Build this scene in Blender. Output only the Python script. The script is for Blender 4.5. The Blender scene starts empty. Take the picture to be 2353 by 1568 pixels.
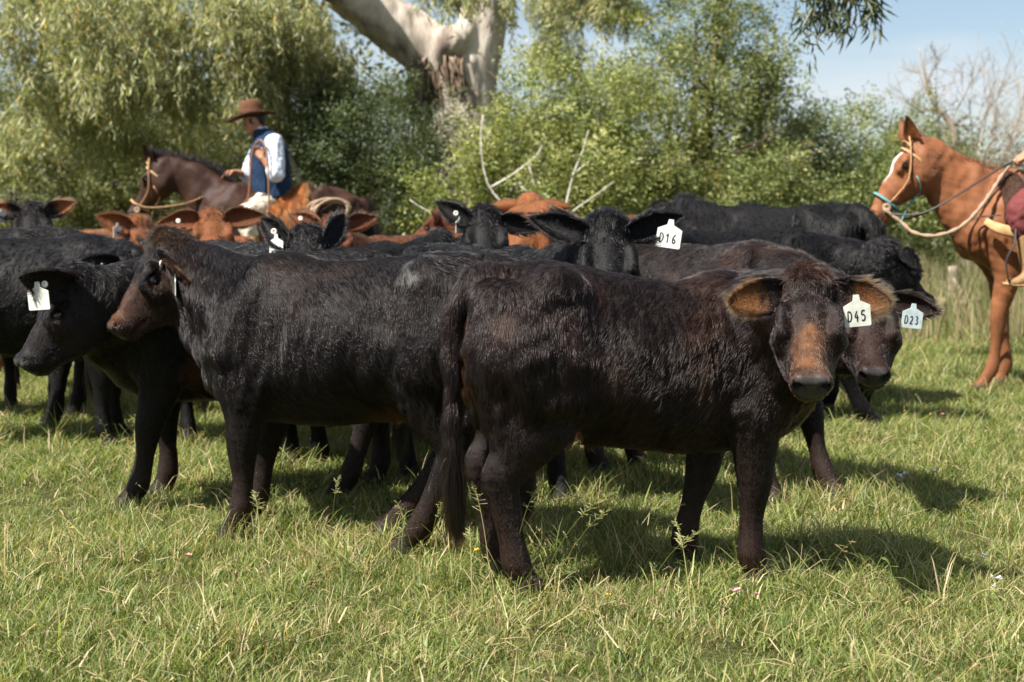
import bpy, math, random
import numpy as np
from mathutils import Vector, Matrix

rng = np.random.default_rng(7)
random.seed(7)
R = math.radians
scene = bpy.context.scene
col = scene.collection

# ------------------------------------------------------------------ camera
PITCH = math.atan((784 - 493) / 3268.0)
CAM_H = 1.18
cam_data = bpy.data.cameras.new('camera')
cam_data.sensor_width = 36.0
cam_data.lens = 50.0
cam_data.clip_start = 0.1
cam_data.clip_end = 2000.0
cam_data.dof.use_dof = True
cam_data.dof.focus_distance = 4.45
cam_data.dof.aperture_fstop = 3.6
cam_data.dof.aperture_blades = 7
camera = bpy.data.objects.new('camera', cam_data)
camera.location = (0, 0, CAM_H)
camera.rotation_euler = (math.pi / 2 - PITCH, 0, 0)
col.objects.link(camera)
scene.camera = camera

# ------------------------------------------------------------------ sky and sun
SUN_TRAVEL = Vector((0.50, 0.38, -0.80)).normalized()
world = bpy.data.worlds.new('World')
scene.world = world
world.use_nodes = True
wt = world.node_tree
wt.nodes.clear()
w_out = wt.nodes.new('ShaderNodeOutputWorld')
w_bg = wt.nodes.new('ShaderNodeBackground')
w_sky = wt.nodes.new('ShaderNodeTexSky')
w_sky.sky_type = 'NISHITA'
w_sky.sun_disc = False
w_sky.sun_elevation = math.asin(-SUN_TRAVEL.z)
w_sky.sun_rotation = math.atan2(-SUN_TRAVEL.x, -SUN_TRAVEL.y)
w_sky.air_density = 1.0
w_sky.dust_density = 0.7
w_sky.ozone_density = 1.8
w_bg.inputs['Strength'].default_value = 0.056
# thin flat clouds: real cloud cover of the whole sky dome
w_tc = wt.nodes.new('ShaderNodeTexCoord')
w_map = wt.nodes.new('ShaderNodeMapping')
w_map.inputs['Scale'].default_value = (1.0, 1.0, 5.0)
w_map.inputs['Location'].default_value = (0.2, 0.6, 0.5)
w_noise = wt.nodes.new('ShaderNodeTexNoise')
w_noise.inputs['Scale'].default_value = 2.4
w_noise.inputs['Detail'].default_value = 6.0
w_noise.inputs['Roughness'].default_value = 0.52
w_ramp = wt.nodes.new('ShaderNodeValToRGB')
w_ramp.color_ramp.elements[0].position = 0.44
w_ramp.color_ramp.elements[0].color = (0.12, 0.12, 0.12, 1)
w_ramp.color_ramp.elements[1].position = 0.62
w_ramp.color_ramp.elements[1].color = (0.75, 0.75, 0.75, 1)
w_mix = wt.nodes.new('ShaderNodeMixRGB')
w_mix.inputs['Color2'].default_value = (6.6, 6.9, 7.4, 1)
wt.links.new(w_tc.outputs['Generated'], w_map.inputs['Vector'])
wt.links.new(w_map.outputs['Vector'], w_noise.inputs['Vector'])
wt.links.new(w_noise.outputs['Fac'], w_ramp.inputs['Fac'])
wt.links.new(w_ramp.outputs['Color'], w_mix.inputs['Fac'])
wt.links.new(w_sky.outputs['Color'], w_mix.inputs['Color1'])
wt.links.new(w_mix.outputs['Color'], w_bg.inputs['Color'])
wt.links.new(w_bg.outputs['Background'], w_out.inputs['Surface'])

sun_data = bpy.data.lights.new('sun', 'SUN')
sun_data.energy = 5.0
sun_data.angle = R(0.5)
sun_data.color = (1.0, 0.955, 0.88)
sun = bpy.data.objects.new('sun', sun_data)
sun.rotation_euler = SUN_TRAVEL.to_track_quat('-Z', 'Y').to_euler()
sun.location = (-6, -5, 12)
col.objects.link(sun)

scene.view_settings.view_transform = 'Standard'
scene.view_settings.look = 'None'
scene.view_settings.exposure = 1.2
scene.view_settings.gamma = 1.0
scene.view_settings.use_curve_mapping = False
scene.render.engine = 'CYCLES'
cy = scene.cycles
cy.use_denoising = True
cy.max_bounces = 6
cy.diffuse_bounces = 3
cy.glossy_bounces = 2
cy.transmission_bounces = 4
cy.transparent_max_bounces = 6
cy.caustics_reflective = False
cy.caustics_refractive = False
cy.sample_clamp_indirect = 4.0
scene.cycles_curves.shape = 'RIBBONS'
scene.cycles_curves.subdivisions = 2

# ------------------------------------------------------------------ helpers
F_PX = 3268.0
_cp, _sp = math.cos(PITCH), math.sin(PITCH)


def at(px, py, Y):
    """world point seen at (px, py) of the 2353 x 1568 view, on the plane y = Y"""
    a = (px - 1176.5) / F_PX
    b = (784 - py) / F_PX
    d = np.array([a, _cp + b * _sp, -_sp + b * _cp])
    return np.array([0, 0, CAM_H]) + d * (Y / d[1])


def tag(o, label=None, category=None, group=None, kind=None):
    for k, v in (('label', label), ('category', category), ('group', group), ('kind', kind)):
        if v:
            o[k] = v
    return o


def empty(name, loc=(0, 0, 0), rz=0.0, s=1.0, label=None, category=None, group=None):
    o = bpy.data.objects.new(name, None)
    o.empty_display_size = 0.1
    o.location = loc
    o.rotation_euler = (0, 0, rz)
    o.scale = (s, s, s)
    col.objects.link(o)
    return tag(o, label, category, group)


def mesh_obj(name, V, F, mat, parent=None, smooth=True, attrs=None, kind=None):
    """V (n,3); F: (m,k) array or list of lists; attrs: {name: (n,4) point colours}"""
    me = bpy.data.meshes.new(name)
    V = np.asarray(V, np.float32)
    if isinstance(F, np.ndarray):
        n, k = F.shape
        me.vertices.add(len(V))
        me.vertices.foreach_set('co', V.ravel())
        me.loops.add(n * k)
        me.loops.foreach_set('vertex_index', F.astype(np.int32).ravel())
        me.polygons.add(n)
        me.polygons.foreach_set('loop_start', np.arange(0, n * k, k, dtype=np.int32))
        me.polygons.foreach_set('loop_total', np.full(n, k, np.int32))
        me.update(calc_edges=True)
    else:
        me.from_pydata([tuple(v) for v in V], [], [tuple(f) for f in F])
    if smooth:
        me.polygons.foreach_set('use_smooth', np.ones(len(me.polygons), bool))
    for an, arr in (attrs or {}).items():
        a = me.attributes.new(an, 'FLOAT_COLOR', 'POINT')
        a.data.foreach_set('color', np.asarray(arr, np.float32).ravel())
    me.materials.append(mat)
    me.update()
    o = bpy.data.objects.new(name, me)
    col.objects.link(o)
    if parent:
        o.parent = parent
    if kind:
        o['kind'] = kind
    return o


def unit(v):
    v = np.asarray(v, float)
    return v / (np.linalg.norm(v, axis=-1, keepdims=True) + 1e-12)


def catmull(P, n):
    P = np.asarray(P, float)
    if len(P) == 2:
        t = np.linspace(0, 1, n + 1)[:, None]
        return P[0] * (1 - t) + P[1] * t
    Q = np.vstack([2 * P[0] - P[1], P, 2 * P[-1] - P[-2]])
    out = []
    t = (np.arange(n) / n)[:, None]
    for i in range(1, len(Q) - 2):
        a, b, c, d = Q[i - 1:i + 3]
        out.append(0.5 * (2 * b + (c - a) * t + (2 * a - 5 * b + 4 * c - d) * t ** 2 + (3 * b - a - 3 * c + d) * t ** 3))
    out.append(P[-1:])
    return np.vstack(out)


_sn = np.random.default_rng(3)
_sd = unit(_sn.normal(size=(24, 3)))
_sph = _sn.uniform(0, 6.28, size=(24,))


def snoise(P, scale, seed=0):
    """cheap smooth noise, about -1..1; scale = feature size"""
    P = np.asarray(P, float)
    out = np.zeros(len(P))
    for j in range(7):
        i = (seed * 5 + j) % 24
        f = 2 * math.pi / (scale * (1.0 + 0.35 * ((j * 7 + seed) % 5 - 2) * 0.6))
        out += np.sin(P @ _sd[i] * f + _sph[(i + seed) % 24] + 1.7 * np.sin(P @ _sd[(i + 9) % 24] * f * 0.6 + seed))
    return out / 4.0


def sstep(a, b, x):
    t = np.clip((x - a) / (b - a), 0, 1)
    return t * t * (3 - 2 * t)


# -- materials -------------------------------------------------------------
def new_mat(name):
    m = bpy.data.materials.new(name)
    m.use_nodes = True
    nt = m.node_tree
    b = nt.nodes['Principled BSDF']
    return m, nt, b


def simple_mat(name, c, rough=0.6, spec=0.4, noise=0.0, nscale=30.0, bump=0.0, bscale=80.0):
    m, nt, b = new_mat(name)
    b.inputs['Roughness'].default_value = rough
    b.inputs['Specular IOR Level'].default_value = spec
    b.inputs['Base Color'].default_value = (*c, 1)
    tc = nt.nodes.new('ShaderNodeTexCoord')
    if noise:
        n = nt.nodes.new('ShaderNodeTexNoise')
        n.inputs['Scale'].default_value = nscale
        n.inputs['Detail'].default_value = 5
        r = nt.nodes.new('ShaderNodeValToRGB')
        r.color_ramp.elements[0].color = (*[x * (1 - noise) for x in c], 1)
        r.color_ramp.elements[1].color = (*[min(1, x * (1 + noise)) for x in c], 1)
        r.color_ramp.elements[0].position = 0.3
        r.color_ramp.elements[1].position = 0.7
        nt.links.new(tc.outputs['Object'], n.inputs['Vector'])
        nt.links.new(n.outputs['Fac'], r.inputs['Fac'])
        nt.links.new(r.outputs['Color'], b.inputs['Base Color'])
    if bump:
        n = nt.nodes.new('ShaderNodeTexNoise')
        n.inputs['Scale'].default_value = bscale
        n.inputs['Detail'].default_value = 4
        bp = nt.nodes.new('ShaderNodeBump')
        bp.inputs['Strength'].default_value = bump
        bp.inputs['Distance'].default_value = 0.01
        nt.links.new(tc.outputs['Object'], n.inputs['Vector'])
        nt.links.new(n.outputs['Fac'], bp.inputs['Height'])
        nt.links.new(bp.outputs['Normal'], b.inputs['Normal'])
    return m


def coat_mat(name, rough=0.62, bump=0.12, bscale=60.0, spec=0.15):
    """skin under the fur: colour from the painted-in coat pattern, alpha = wet nose"""
    m, nt, b = new_mat(name)
    at_ = nt.nodes.new('ShaderNodeAttribute')
    at_.attribute_name = 'coat'
    nt.links.new(at_.outputs['Color'], b.inputs['Base Color'])
    mr = nt.nodes.new('ShaderNodeMapRange')
    mr.inputs['To Min'].default_value = rough
    mr.inputs['To Max'].default_value = 0.3
    nt.links.new(at_.outputs['Alpha'], mr.inputs['Value'])
    nt.links.new(mr.outputs['Result'], b.inputs['Roughness'])
    b.inputs['Specular IOR Level'].default_value = spec
    tc = nt.nodes.new('ShaderNodeTexCoord')
    mp = nt.nodes.new('ShaderNodeMapping')
    mp.inputs['Scale'].default_value = (1.0, 1.0, 0.35)
    n = nt.nodes.new('ShaderNodeTexNoise')
    n.inputs['Scale'].default_value = bscale
    n.inputs['Detail'].default_value = 5
    bp = nt.nodes.new('ShaderNodeBump')
    bp.inputs['Strength'].default_value = bump
    bp.inputs['Distance'].default_value = 0.012
    nt.links.new(tc.outputs['Object'], mp.inputs['Vector'])
    nt.links.new(mp.outputs['Vector'], n.inputs['Vector'])
    nt.links.new(n.outputs['Fac'], bp.inputs['Height'])
    nt.links.new(bp.outputs['Normal'], b.inputs['Normal'])
    return m


def hair_mat(name, rough=0.19, radial=0.28, offset=2.5):
    m = bpy.data.materials.new(name)
    m.use_nodes = True
    nt = m.node_tree
    nt.nodes.clear()
    out = nt.nodes.new('ShaderNodeOutputMaterial')
    h = nt.nodes.new('ShaderNodeBsdfHairPrincipled')
    h.model = 'CHIANG'
    h.parametrization = 'COLOR'
    h.inputs['Roughness'].default_value = rough
    h.inputs['Radial Roughness'].default_value = radial
    h.inputs['Random Roughness'].default_value = 0.15
    h.inputs['IOR'].default_value = 1.32
    a = nt.nodes.new('ShaderNodeAttribute')
    a.attribute_name = 'coat'
    nt.links.new(a.outputs['Color'], h.inputs['Color'])
    nt.links.new(h.outputs['BSDF'], out.inputs['Surface'])
    return m


def leaf_mat(name, rough=0.42, trans=0.32, gain=(1, 1, 1), spec=0.45):
    m, nt, b = new_mat(name)
    out = nt.nodes['Material Output']
    a = nt.nodes.new('ShaderNodeAttribute')
    a.attribute_name = 'tint'
    ai = nt.nodes.new('ShaderNodeAttribute')
    ai.attribute_name = 'shade'
    ai.attribute_type = 'INSTANCER'
    nt.links.new(a.outputs['Color'], b.inputs['Base Color'])
    b.inputs['Roughness'].default_value = rough
    b.inputs['Specular IOR Level'].default_value = spec
    t = nt.nodes.new('ShaderNodeBsdfTranslucent')
    mx = nt.nodes.new('ShaderNodeMixRGB')
    mx.blend_type = 'MULTIPLY'
    mx.inputs['Fac'].default_value = 1.0
    mx.inputs['Color2'].default_value = (1.35, 1.45, 0.7, 1)
    nt.links.new(a.outputs['Color'], mx.inputs['Color1'])
    nt.links.new(mx.outputs['Color'], t.inputs['Color'])
    ms = nt.nodes.new('ShaderNodeMixShader')
    ms.inputs['Fac'].default_value = trans
    nt.links.new(b.outputs['BSDF'], ms.inputs[1])
    nt.links.new(t.outputs['BSDF'], ms.inputs[2])
    nt.links.new(ms.outputs['Shader'], out.inputs['Surface'])
    nt.nodes.remove(ai)
    return m


# -- signed-distance bodies ------------------------------------------------
def _smin(a, b, k):
    if k <= 0:
        return np.minimum(a, b)
    h = np.maximum(k - np.abs(a - b), 0) / k
    return np.minimum(a, b) - h * h * k * 0.25


class Body:
    """a body as smoothly joined tapered elliptical tubes; meshed as ONE surface"""

    def __init__(self):
        self.prims = []

    def tube(self, pts, ra, rb=None, lat=(0, 1, 0), k=0.05, n=3, cap=0.7, cut=False, tagname=None):
        pts = np.asarray(pts, float)
        m = len(pts)
        ra = np.broadcast_to(np.asarray(ra, float), (m,))
        rb = ra if rb is None else np.broadcast_to(np.asarray(rb, float), (m,))
        D = catmull(np.column_stack([pts, ra, rb]), n) if m > 1 else np.vstack([np.r_[pts[0], ra[0], rb[0]], np.r_[pts[0] + 1e-4, ra[0], rb[0]]])
        D[:, 3:] = np.maximum(D[:, 3:], 0.002)
        self.prims.append(dict(D=D, lat=np.asarray(lat, float), k=k, cap=cap, cut=cut, tag=tagname))
        return self

    def ball(self, c, r, k=0.05, cut=False, tagname=None):
        """r: radius, or (rx, ry, rz) along x, y, z"""
        c = np.asarray(c, float)
        r = np.broadcast_to(np.asarray(r, float), (3,))
        self.prims.append(dict(C=c, r=r, k=k, cut=cut, tag=tagname))
        return self

    @staticmethod
    def dist(p, Q):
        if 'C' in p:
            q = Q - p['C']
            k0 = np.sqrt(((q / p['r']) ** 2).sum(-1))
            k1 = np.sqrt(((q / p['r'] ** 2) ** 2).sum(-1)) + 1e-9
            return k0 * (k0 - 1) / k1
        D = p['D']
        best = None
        for i in range(len(D) - 1):
            p0, p1 = D[i, :3], D[i + 1, :3]
            a = p1 - p0
            L2 = a @ a + 1e-12
            an = a / math.sqrt(L2)
            u = p['lat'] - (p['lat'] @ an) * an
            if np.linalg.norm(u) < 1e-3:
                u = np.cross(an, [0.3, 0.2, 0.93])
            u = u / (np.linalg.norm(u) + 1e-9)
            v = np.cross(an, u)
            q = Q - p0.astype(np.float32)
            w = q @ an.astype(np.float32)
            Ls = math.sqrt(L2)
            t = np.clip(w / Ls, 0, 1)
            w = w - t * Ls
            r_a = D[i, 3] + (D[i + 1, 3] - D[i, 3]) * t
            r_b = D[i, 4] + (D[i + 1, 4] - D[i, 4]) * t
            rw = np.minimum(r_a, r_b) * p['cap']
            xu = (q @ u.astype(np.float32)) / r_a
            xv = (q @ v.astype(np.float32)) / r_b
            xw = w / rw
            k0 = np.sqrt(xu * xu + xv * xv + xw * xw)
            k1 = np.sqrt((xu / r_a) ** 2 + (xv / r_b) ** 2 + (xw / rw) ** 2) + 1e-9
            d = k0 * (k0 - 1) / k1
            best = d if best is None else np.minimum(best, d)
        return best

    @staticmethod
    def bounds(p, pad):
        if 'C' in p:
            return p['C'] - p['r'] - pad, p['C'] + p['r'] + pad
        D = p['D']
        r = D[:, 3:].max() + pad
        return D[:, :3].min(0) - r, D[:, :3].max(0) + r

    def mesh(self, vox, smooth=1):
        lo = np.min([self.bounds(p, 0)[0] for p in self.prims if not p['cut']], 0) - 2.5 * vox
        hi = np.max([self.bounds(p, 0)[1] for p in self.prims if not p['cut']], 0) + 2.5 * vox
        dims = np.ceil((hi - lo) / vox).astype(int) + 1
        D = np.full(dims, 0.5, np.float32)
        ax = [np.float32(lo[i]) + np.float32(vox) * np.arange(dims[i], dtype=np.float32) for i in range(3)]
        for p in self.prims:
            b0, b1 = self.bounds(p, p['k'] + 3 * vox)
            i0 = np.clip(np.floor((b0 - lo) / vox).astype(int), 0, dims)
            i1 = np.clip(np.ceil((b1 - lo) / vox).astype(int) + 1, 0, dims)
            if np.any(i1 <= i0):
                continue
            sl = tuple(slice(a, b) for a, b in zip(i0, i1))
            X, Y, Z = np.meshgrid(ax[0][sl[0]], ax[1][sl[1]], ax[2][sl[2]], indexing='ij')
            Q = np.stack([X, Y, Z], -1)
            d = self.dist(p, Q).astype(np.float32)
            if p['cut']:
                D[sl] = -_smin(-D[sl], d, p['k'])
            else:
                D[sl] = _smin(D[sl], d, p['k'])
        V, F = surface_nets(D, lo, vox)
        for _ in range(smooth):
            V = relax(V, F, 0.5)
        return V, F

    def near(self, V, tagname):
        d = [self.dist(p, V) for p in self.prims if p['tag'] == tagname]
        return np.min(d, 0) if d else np.full(len(V), 9.0)


def surface_nets(D, lo, vox):
    s = D < 0
    c = np.zeros(tuple(np.array(D.shape) - 1), np.int8)
    for a in (0, 1):
        for b in (0, 1):
            for d in (0, 1):
                c += s[a:s.shape[0] - 1 + a, b:s.shape[1] - 1 + b, d:s.shape[2] - 1 + d]
    mask = (c > 0) & (c < 8)
    ids = np.argwhere(mask)
    idx = np.full(mask.shape, -1, np.int64)
    idx[mask] = np.arange(len(ids))
    acc = np.zeros((len(ids), 3))
    cnt = np.zeros(len(ids))
    corners = [(0, 0, 0), (1, 0, 0), (0, 1, 0), (1, 1, 0), (0, 0, 1), (1, 0, 1), (0, 1, 1), (1, 1, 1)]
    val = [D[ids[:, 0] + x, ids[:, 1] + y, ids[:, 2] + z] for x, y, z in corners]
    for i in range(8):
        for j in range(i + 1, 8):
            ci, cj = np.array(corners[i]), np.array(corners[j])
            if np.abs(ci - cj).sum() != 1:
                continue
            m = (val[i] < 0) != (val[j] < 0)
            t = (val[i][m] / (val[i][m] - val[j][m]))[:, None]
            acc[m] += ci + t * (cj - ci)
            cnt[m] += 1
    V = lo + vox * (ids + acc / cnt[:, None])
    quads = []
    for axis in range(3):
        o1, o2 = [(1, 2), (2, 0), (0, 1)][axis]
        sl_a = [slice(1, -1)] * 3
        sl_b = [slice(1, -1)] * 3
        sl_a[axis] = slice(0, -1)
        sl_b[axis] = slice(1, None)
        A, B = s[tuple(sl_a)], s[tuple(sl_b)]
        e = np.argwhere(A != B)
        if not len(e):
            continue
        flip = A[e[:, 0], e[:, 1], e[:, 2]]
        base = e + 1
        base[:, axis] -= 1

        def cell(d1, d2):
            q = base.copy()
            q[:, o1] += d1
            q[:, o2] += d2
            return idx[q[:, 0], q[:, 1], q[:, 2]]
        q = np.stack([cell(-1, -1), cell(0, -1), cell(0, 0), cell(-1, 0)], 1)
        q[~flip] = q[~flip][:, ::-1]
        quads.append(q)
    Fq = np.vstack(quads)
    return V, Fq[(Fq >= 0).all(1)]


def relax(V, F, w):
    acc = np.zeros_like(V)
    cnt = np.zeros(len(V))
    for a, b in ((0, 1), (1, 2), (2, 3), (3, 0)):
        for i, j in ((a, b), (b, a)):
            for k in range(3):
                acc[:, k] += np.bincount(F[:, i], V[F[:, j], k], len(V))
            cnt += np.bincount(F[:, i], minlength=len(V))
    m = acc / np.maximum(cnt, 1)[:, None]
    return V * (1 - w) + m * w


def normals(V, F):
    n = np.cross(V[F[:, 2]] - V[F[:, 0]], V[F[:, 3 if F.shape[1] > 3 else 1]] - V[F[:, 1 if F.shape[1] > 3 else 0]])
    if F.shape[1] == 3:
        n = np.cross(V[F[:, 1]] - V[F[:, 0]], V[F[:, 2]] - V[F[:, 0]])
    N = np.zeros_like(V)
    for i in range(F.shape[1]):
        for k in range(3):
            N[:, k] += np.bincount(F[:, i], n[:, k], len(V))
    return unit(N)


class Fur:
    """gathers strands, then becomes one curves object"""

    def __init__(self):
        self.P, self.C, self.Rr = [], [], []

    def grow(self, V, F, flow, length, colour, count, weight=None, lift=30.0, radius=0.0007, wild=0.17, clump=0.030, pull=0.17, seed=0, curl=None, flat=None):
        r = np.random.default_rng(100 + seed)
        F = np.asarray(F)
        N = normals(V, F)
        T = F[:, :3] if F.shape[1] == 3 else np.vstack([F[:, :3], F[:, [0, 2, 3]]])
        a = np.linalg.norm(np.cross(V[T[:, 1]] - V[T[:, 0]], V[T[:, 2]] - V[T[:, 0]]), axis=1)
        if weight is not None:
            a = a * weight[T].mean(1)
        cs = np.cumsum(a)
        ti = np.searchsorted(cs, r.uniform(0, cs[-1], count))
        ti = np.minimum(ti, len(T) - 1)
        w = r.dirichlet((1, 1, 1), count)
        tri = T[ti]

        def lerp(X):
            return (X[tri[:, 0]].T * w[:, 0] + X[tri[:, 1]].T * w[:, 1] + X[tri[:, 2]].T * w[:, 2]).T
        p0, n, fl = lerp(V), unit(lerp(N)), lerp(flow)
        L = lerp(length) * r.uniform(0.65, 1.15, count)
        c = lerp(colour[:, :3])
        sw = np.stack([snoise(p0, 0.16, seed + j) for j in range(3)], 1) * wild + np.stack([snoise(p0, 0.025, seed + 4 + j) for j in range(3)], 1) * wild * 0.22 + r.normal(0, 0.035, (count, 3))
        fl = unit(fl) + sw
        if curl is not None:
            cu = lerp(curl)[:, None]
            fl = fl + cu * np.stack([snoise(p0, 0.03, seed + 8 + j) for j in range(3)], 1) * 1.6
        t = unit(fl - n * (fl * n).sum(1, keepdims=True))
        L = L * (1 + 0.35 * snoise(p0, 0.05, seed + 11))
        al = np.radians(lift * r.uniform(0.6, 1.3, count) * (1 + 0.22 * snoise(p0, 0.14, seed + 12)))[:, None]
        if flat is not None:
            al = al * (1 - lerp(flat))[:, None]
        cell = np.floor(p0 / clump)
        h = np.modf(np.abs(np.sin(cell @ np.array([[12.9898, 39.346, 73.156], [78.233, 11.135, 52.235], [37.719, 83.155, 9.151]])) * 43758.5453))[0]
        ctr = (cell + 0.15 + 0.7 * h) * clump
        pv = ctr - p0
        pv = pv - n * (pv * n).sum(1, keepdims=True)
        pts = [p0 - n * 0.002]
        cur = p0.copy()
        for i in range(1, 4):
            aa = al * (1.25 - 0.42 * i)
            d = t * np.cos(aa) + n * np.sin(aa)
            cur = cur + d * (L / 3)[:, None]
            pts.append(cur + pv * pull * (i / 3.0) ** 1.3)
        self.P.append(np.stack(pts, 1))
        self.C.append(np.clip(c * r.uniform(0.75, 1.3, (count, 1)), 0, 1))
        self.Rr.append(np.broadcast_to(radius * np.array([1.0, 0.95, 0.7, 0.2]), (count, 4)))
        return self

    def add(self, P, C, radius):
        """explicit strands: P (n,4,3), C (n,3)"""
        self.P.append(P)
        self.C.append(C)
        self.Rr.append(np.broadcast_to(radius * np.array([1.0, 1.0, 0.8, 0.25]), (len(P), 4)))

    def build(self, name, mat, parent):
        P = np.concatenate(self.P).astype(np.float32)
        C = np.concatenate(self.C)
        Rr = np.concatenate(self.Rr).astype(np.float32)
        hc = bpy.data.hair_curves.new(name)
        hc.add_curves([4] * len(P))
        hc.attributes['position'].data.foreach_set('vector', P.ravel())
        ra = hc.attributes.get('radius') or hc.attributes.new('radius', 'FLOAT', 'POINT')
        ra.data.foreach_set('value', Rr.ravel())
        ca = hc.attributes.new('coat', 'FLOAT_COLOR', 'CURVE')
        ca.data.foreach_set('color', np.column_stack([C, np.ones(len(C))]).astype(np.float32).ravel())
        hc.materials.append(mat)
        o = bpy.data.objects.new(name, hc)
        col.objects.link(o)
        o.parent = parent
        o['kind'] = 'stuff'
        return o


def tube_mesh(pts, rad, sides=8, n=3, flat=1.0, lat=None):
    """swept tube along a smoothed polyline -> V, F (quads), closed by end fans of degenerate quads"""
    pts = np.asarray(pts, float)
    rad = np.broadcast_to(np.asarray(rad, float), (len(pts),))
    D = catmull(np.column_stack([pts, rad]), n)
    P, r = D[:, :3], D[:, 3]
    T = unit(np.gradient(P, axis=0))
    u = np.array(lat if lat is not None else (0.13, 0.97, 0.21), float)
    V = []
    for i in range(len(P)):
        u = u - (u @ T[i]) * T[i]
        u = u / (np.linalg.norm(u) + 1e-9)
        v = np.cross(T[i], u)
        a = np.arange(sides) * 2 * math.pi / sides
        V.append(P[i] + r[i] * (np.cos(a)[:, None] * u + flat * np.sin(a)[:, None] * v))
    V = np.vstack(V)
    m = len(P)
    F = []
    for i in range(m - 1):
        for j in range(sides):
            F.append((i * sides + j, i * sides + (j + 1) % sides, (i + 1) * sides + (j + 1) % sides, (i + 1) * sides + j))
    k = len(V)
    V = np.vstack([V, P[0], P[-1]])
    for j in range(sides):
        F.append((k, (j + 1) % sides, j, j))
        b = (m - 1) * sides
        F.append((k + 1, b + j, b + (j + 1) % sides, b + (j + 1) % sides))
    F = [tuple(dict.fromkeys(f)) for f in F]
    return V, F


class Join:
    """several shapes into one mesh object (one part)"""

    def __init__(self):
        self.V, self.F, self.n = [], [], 0

    def add(self, V, F):
        self.V.append(np.asarray(V, float))
        self.F += [tuple(int(i) + self.n for i in f) for f in F]
        self.n += len(V)
        return self

    def tube(self, pts, rad, **k):
        return self.add(*tube_mesh(pts, rad, **k))

    def build(self, name, mat, parent=None, **k):
        return mesh_obj(name, np.vstack(self.V), self.F, mat, parent, **k)
# ------------------------------------------------------------------ ground, grass
def build_ground():
    m, nt, b = new_mat('pasture_soil')
    tc = nt.nodes.new('ShaderNodeTexCoord')
    n1 = nt.nodes.new('ShaderNodeTexNoise')
    n1.inputs['Scale'].default_value = 1.3
    n1.inputs['Detail'].default_value = 8
    r1 = nt.nodes.new('ShaderNodeValToRGB')
    r1.color_ramp.elements[0].position = .32
    r1.color_ramp.elements[0].color = (.035, .040, .013, 1)
    r1.color_ramp.elements[1].position = .68
    r1.color_ramp.elements[1].color = (.12, .105, .045, 1)
    e = r1.color_ramp.elements.new(.5)
    e.color = (.070, .072, .024, 1)
    n2 = nt.nodes.new('ShaderNodeTexNoise')
    n2.inputs['Scale'].default_value = 40
    n2.inputs['Detail'].default_value = 6
    bp = nt.nodes.new('ShaderNodeBump')
    bp.inputs['Strength'].default_value = .9
    bp.inputs['Distance'].default_value = .05
    nt.links.new(tc.outputs['Object'], n1.inputs['Vector'])
    nt.links.new(tc.outputs['Object'], n2.inputs['Vector'])
    nt.links.new(n1.outputs['Fac'], r1.inputs['Fac'])
    nt.links.new(r1.outputs['Color'], b.inputs['Base Color'])
    nt.links.new(n2.outputs['Fac'], bp.inputs['Height'])
    nt.links.new(bp.outputs['Normal'], b.inputs['Normal'])
    b.inputs['Roughness'].default_value = .95
    b.inputs['Specular IOR Level'].default_value = .1
    g = mesh_obj('ground', [(-700, -40, 0), (700, -40, 0), (700, 1200, 0), (-700, 1200, 0)], [(0, 1, 2, 3)], m, smooth=False)
    g['kind'] = 'structure'
    return g


def blades(n, radius, h0, h1, w0, w1, straw, bend, r, lean=.25):
    """n grass blades round the origin -> V, F (tris), tint"""
    V, F, C = [], [], []
    k = 0
    for i in range(n):
        a = r.uniform(0, 6.283)
        rad = radius * math.sqrt(r.uniform())
        p = np.array([rad * math.cos(a), rad * math.sin(a), -.004])
        h = r.uniform(h0, h1)
        w = r.uniform(w0, w1)
        d = r.uniform(0, 6.283)
        dv = np.array([math.cos(d), math.sin(d), 0])
        sv = np.array([-math.sin(d + r.uniform(-.9, .9)), math.cos(d + r.uniform(-.9, .9)), 0])
        ln = r.uniform(.02, lean) * h
        bd = r.uniform(.1, bend) * h
        pts = [p, p + dv * ln * .4 + np.array([0, 0, h * .42]), p + dv * (ln + bd * .45) + np.array([0, 0, h * .78]), p + dv * (ln + bd) + np.array([0, 0, h * r.uniform(.78, 1.0)])]
        ws = [w, w * .9, w * .6]
        for q, ww in zip(pts[:3], ws):
            V += [q - sv * ww * .5, q + sv * ww * .5]
        V.append(pts[3])
        F += [(k, k + 1, k + 3), (k, k + 3, k + 2), (k + 2, k + 3, k + 5), (k + 2, k + 5, k + 4), (k + 4, k + 5, k + 6)]
        k += 7
        if r.uniform() < straw:
            c = np.array([.54, .43, .23]) * r.uniform(.55, 1.15)
        else:
            t = r.uniform()
            c = (np.array([.075, .135, .026]) * (1 - t) + np.array([.30, .325, .095]) * t) * r.uniform(.6, 1.3)
        C += [c] * 7
    return np.array(V), np.array(F), np.column_stack([np.array(C), np.ones(len(C))])


M_GRASS = leaf_mat('grass_blade', .48, .38, spec=.4)


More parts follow.
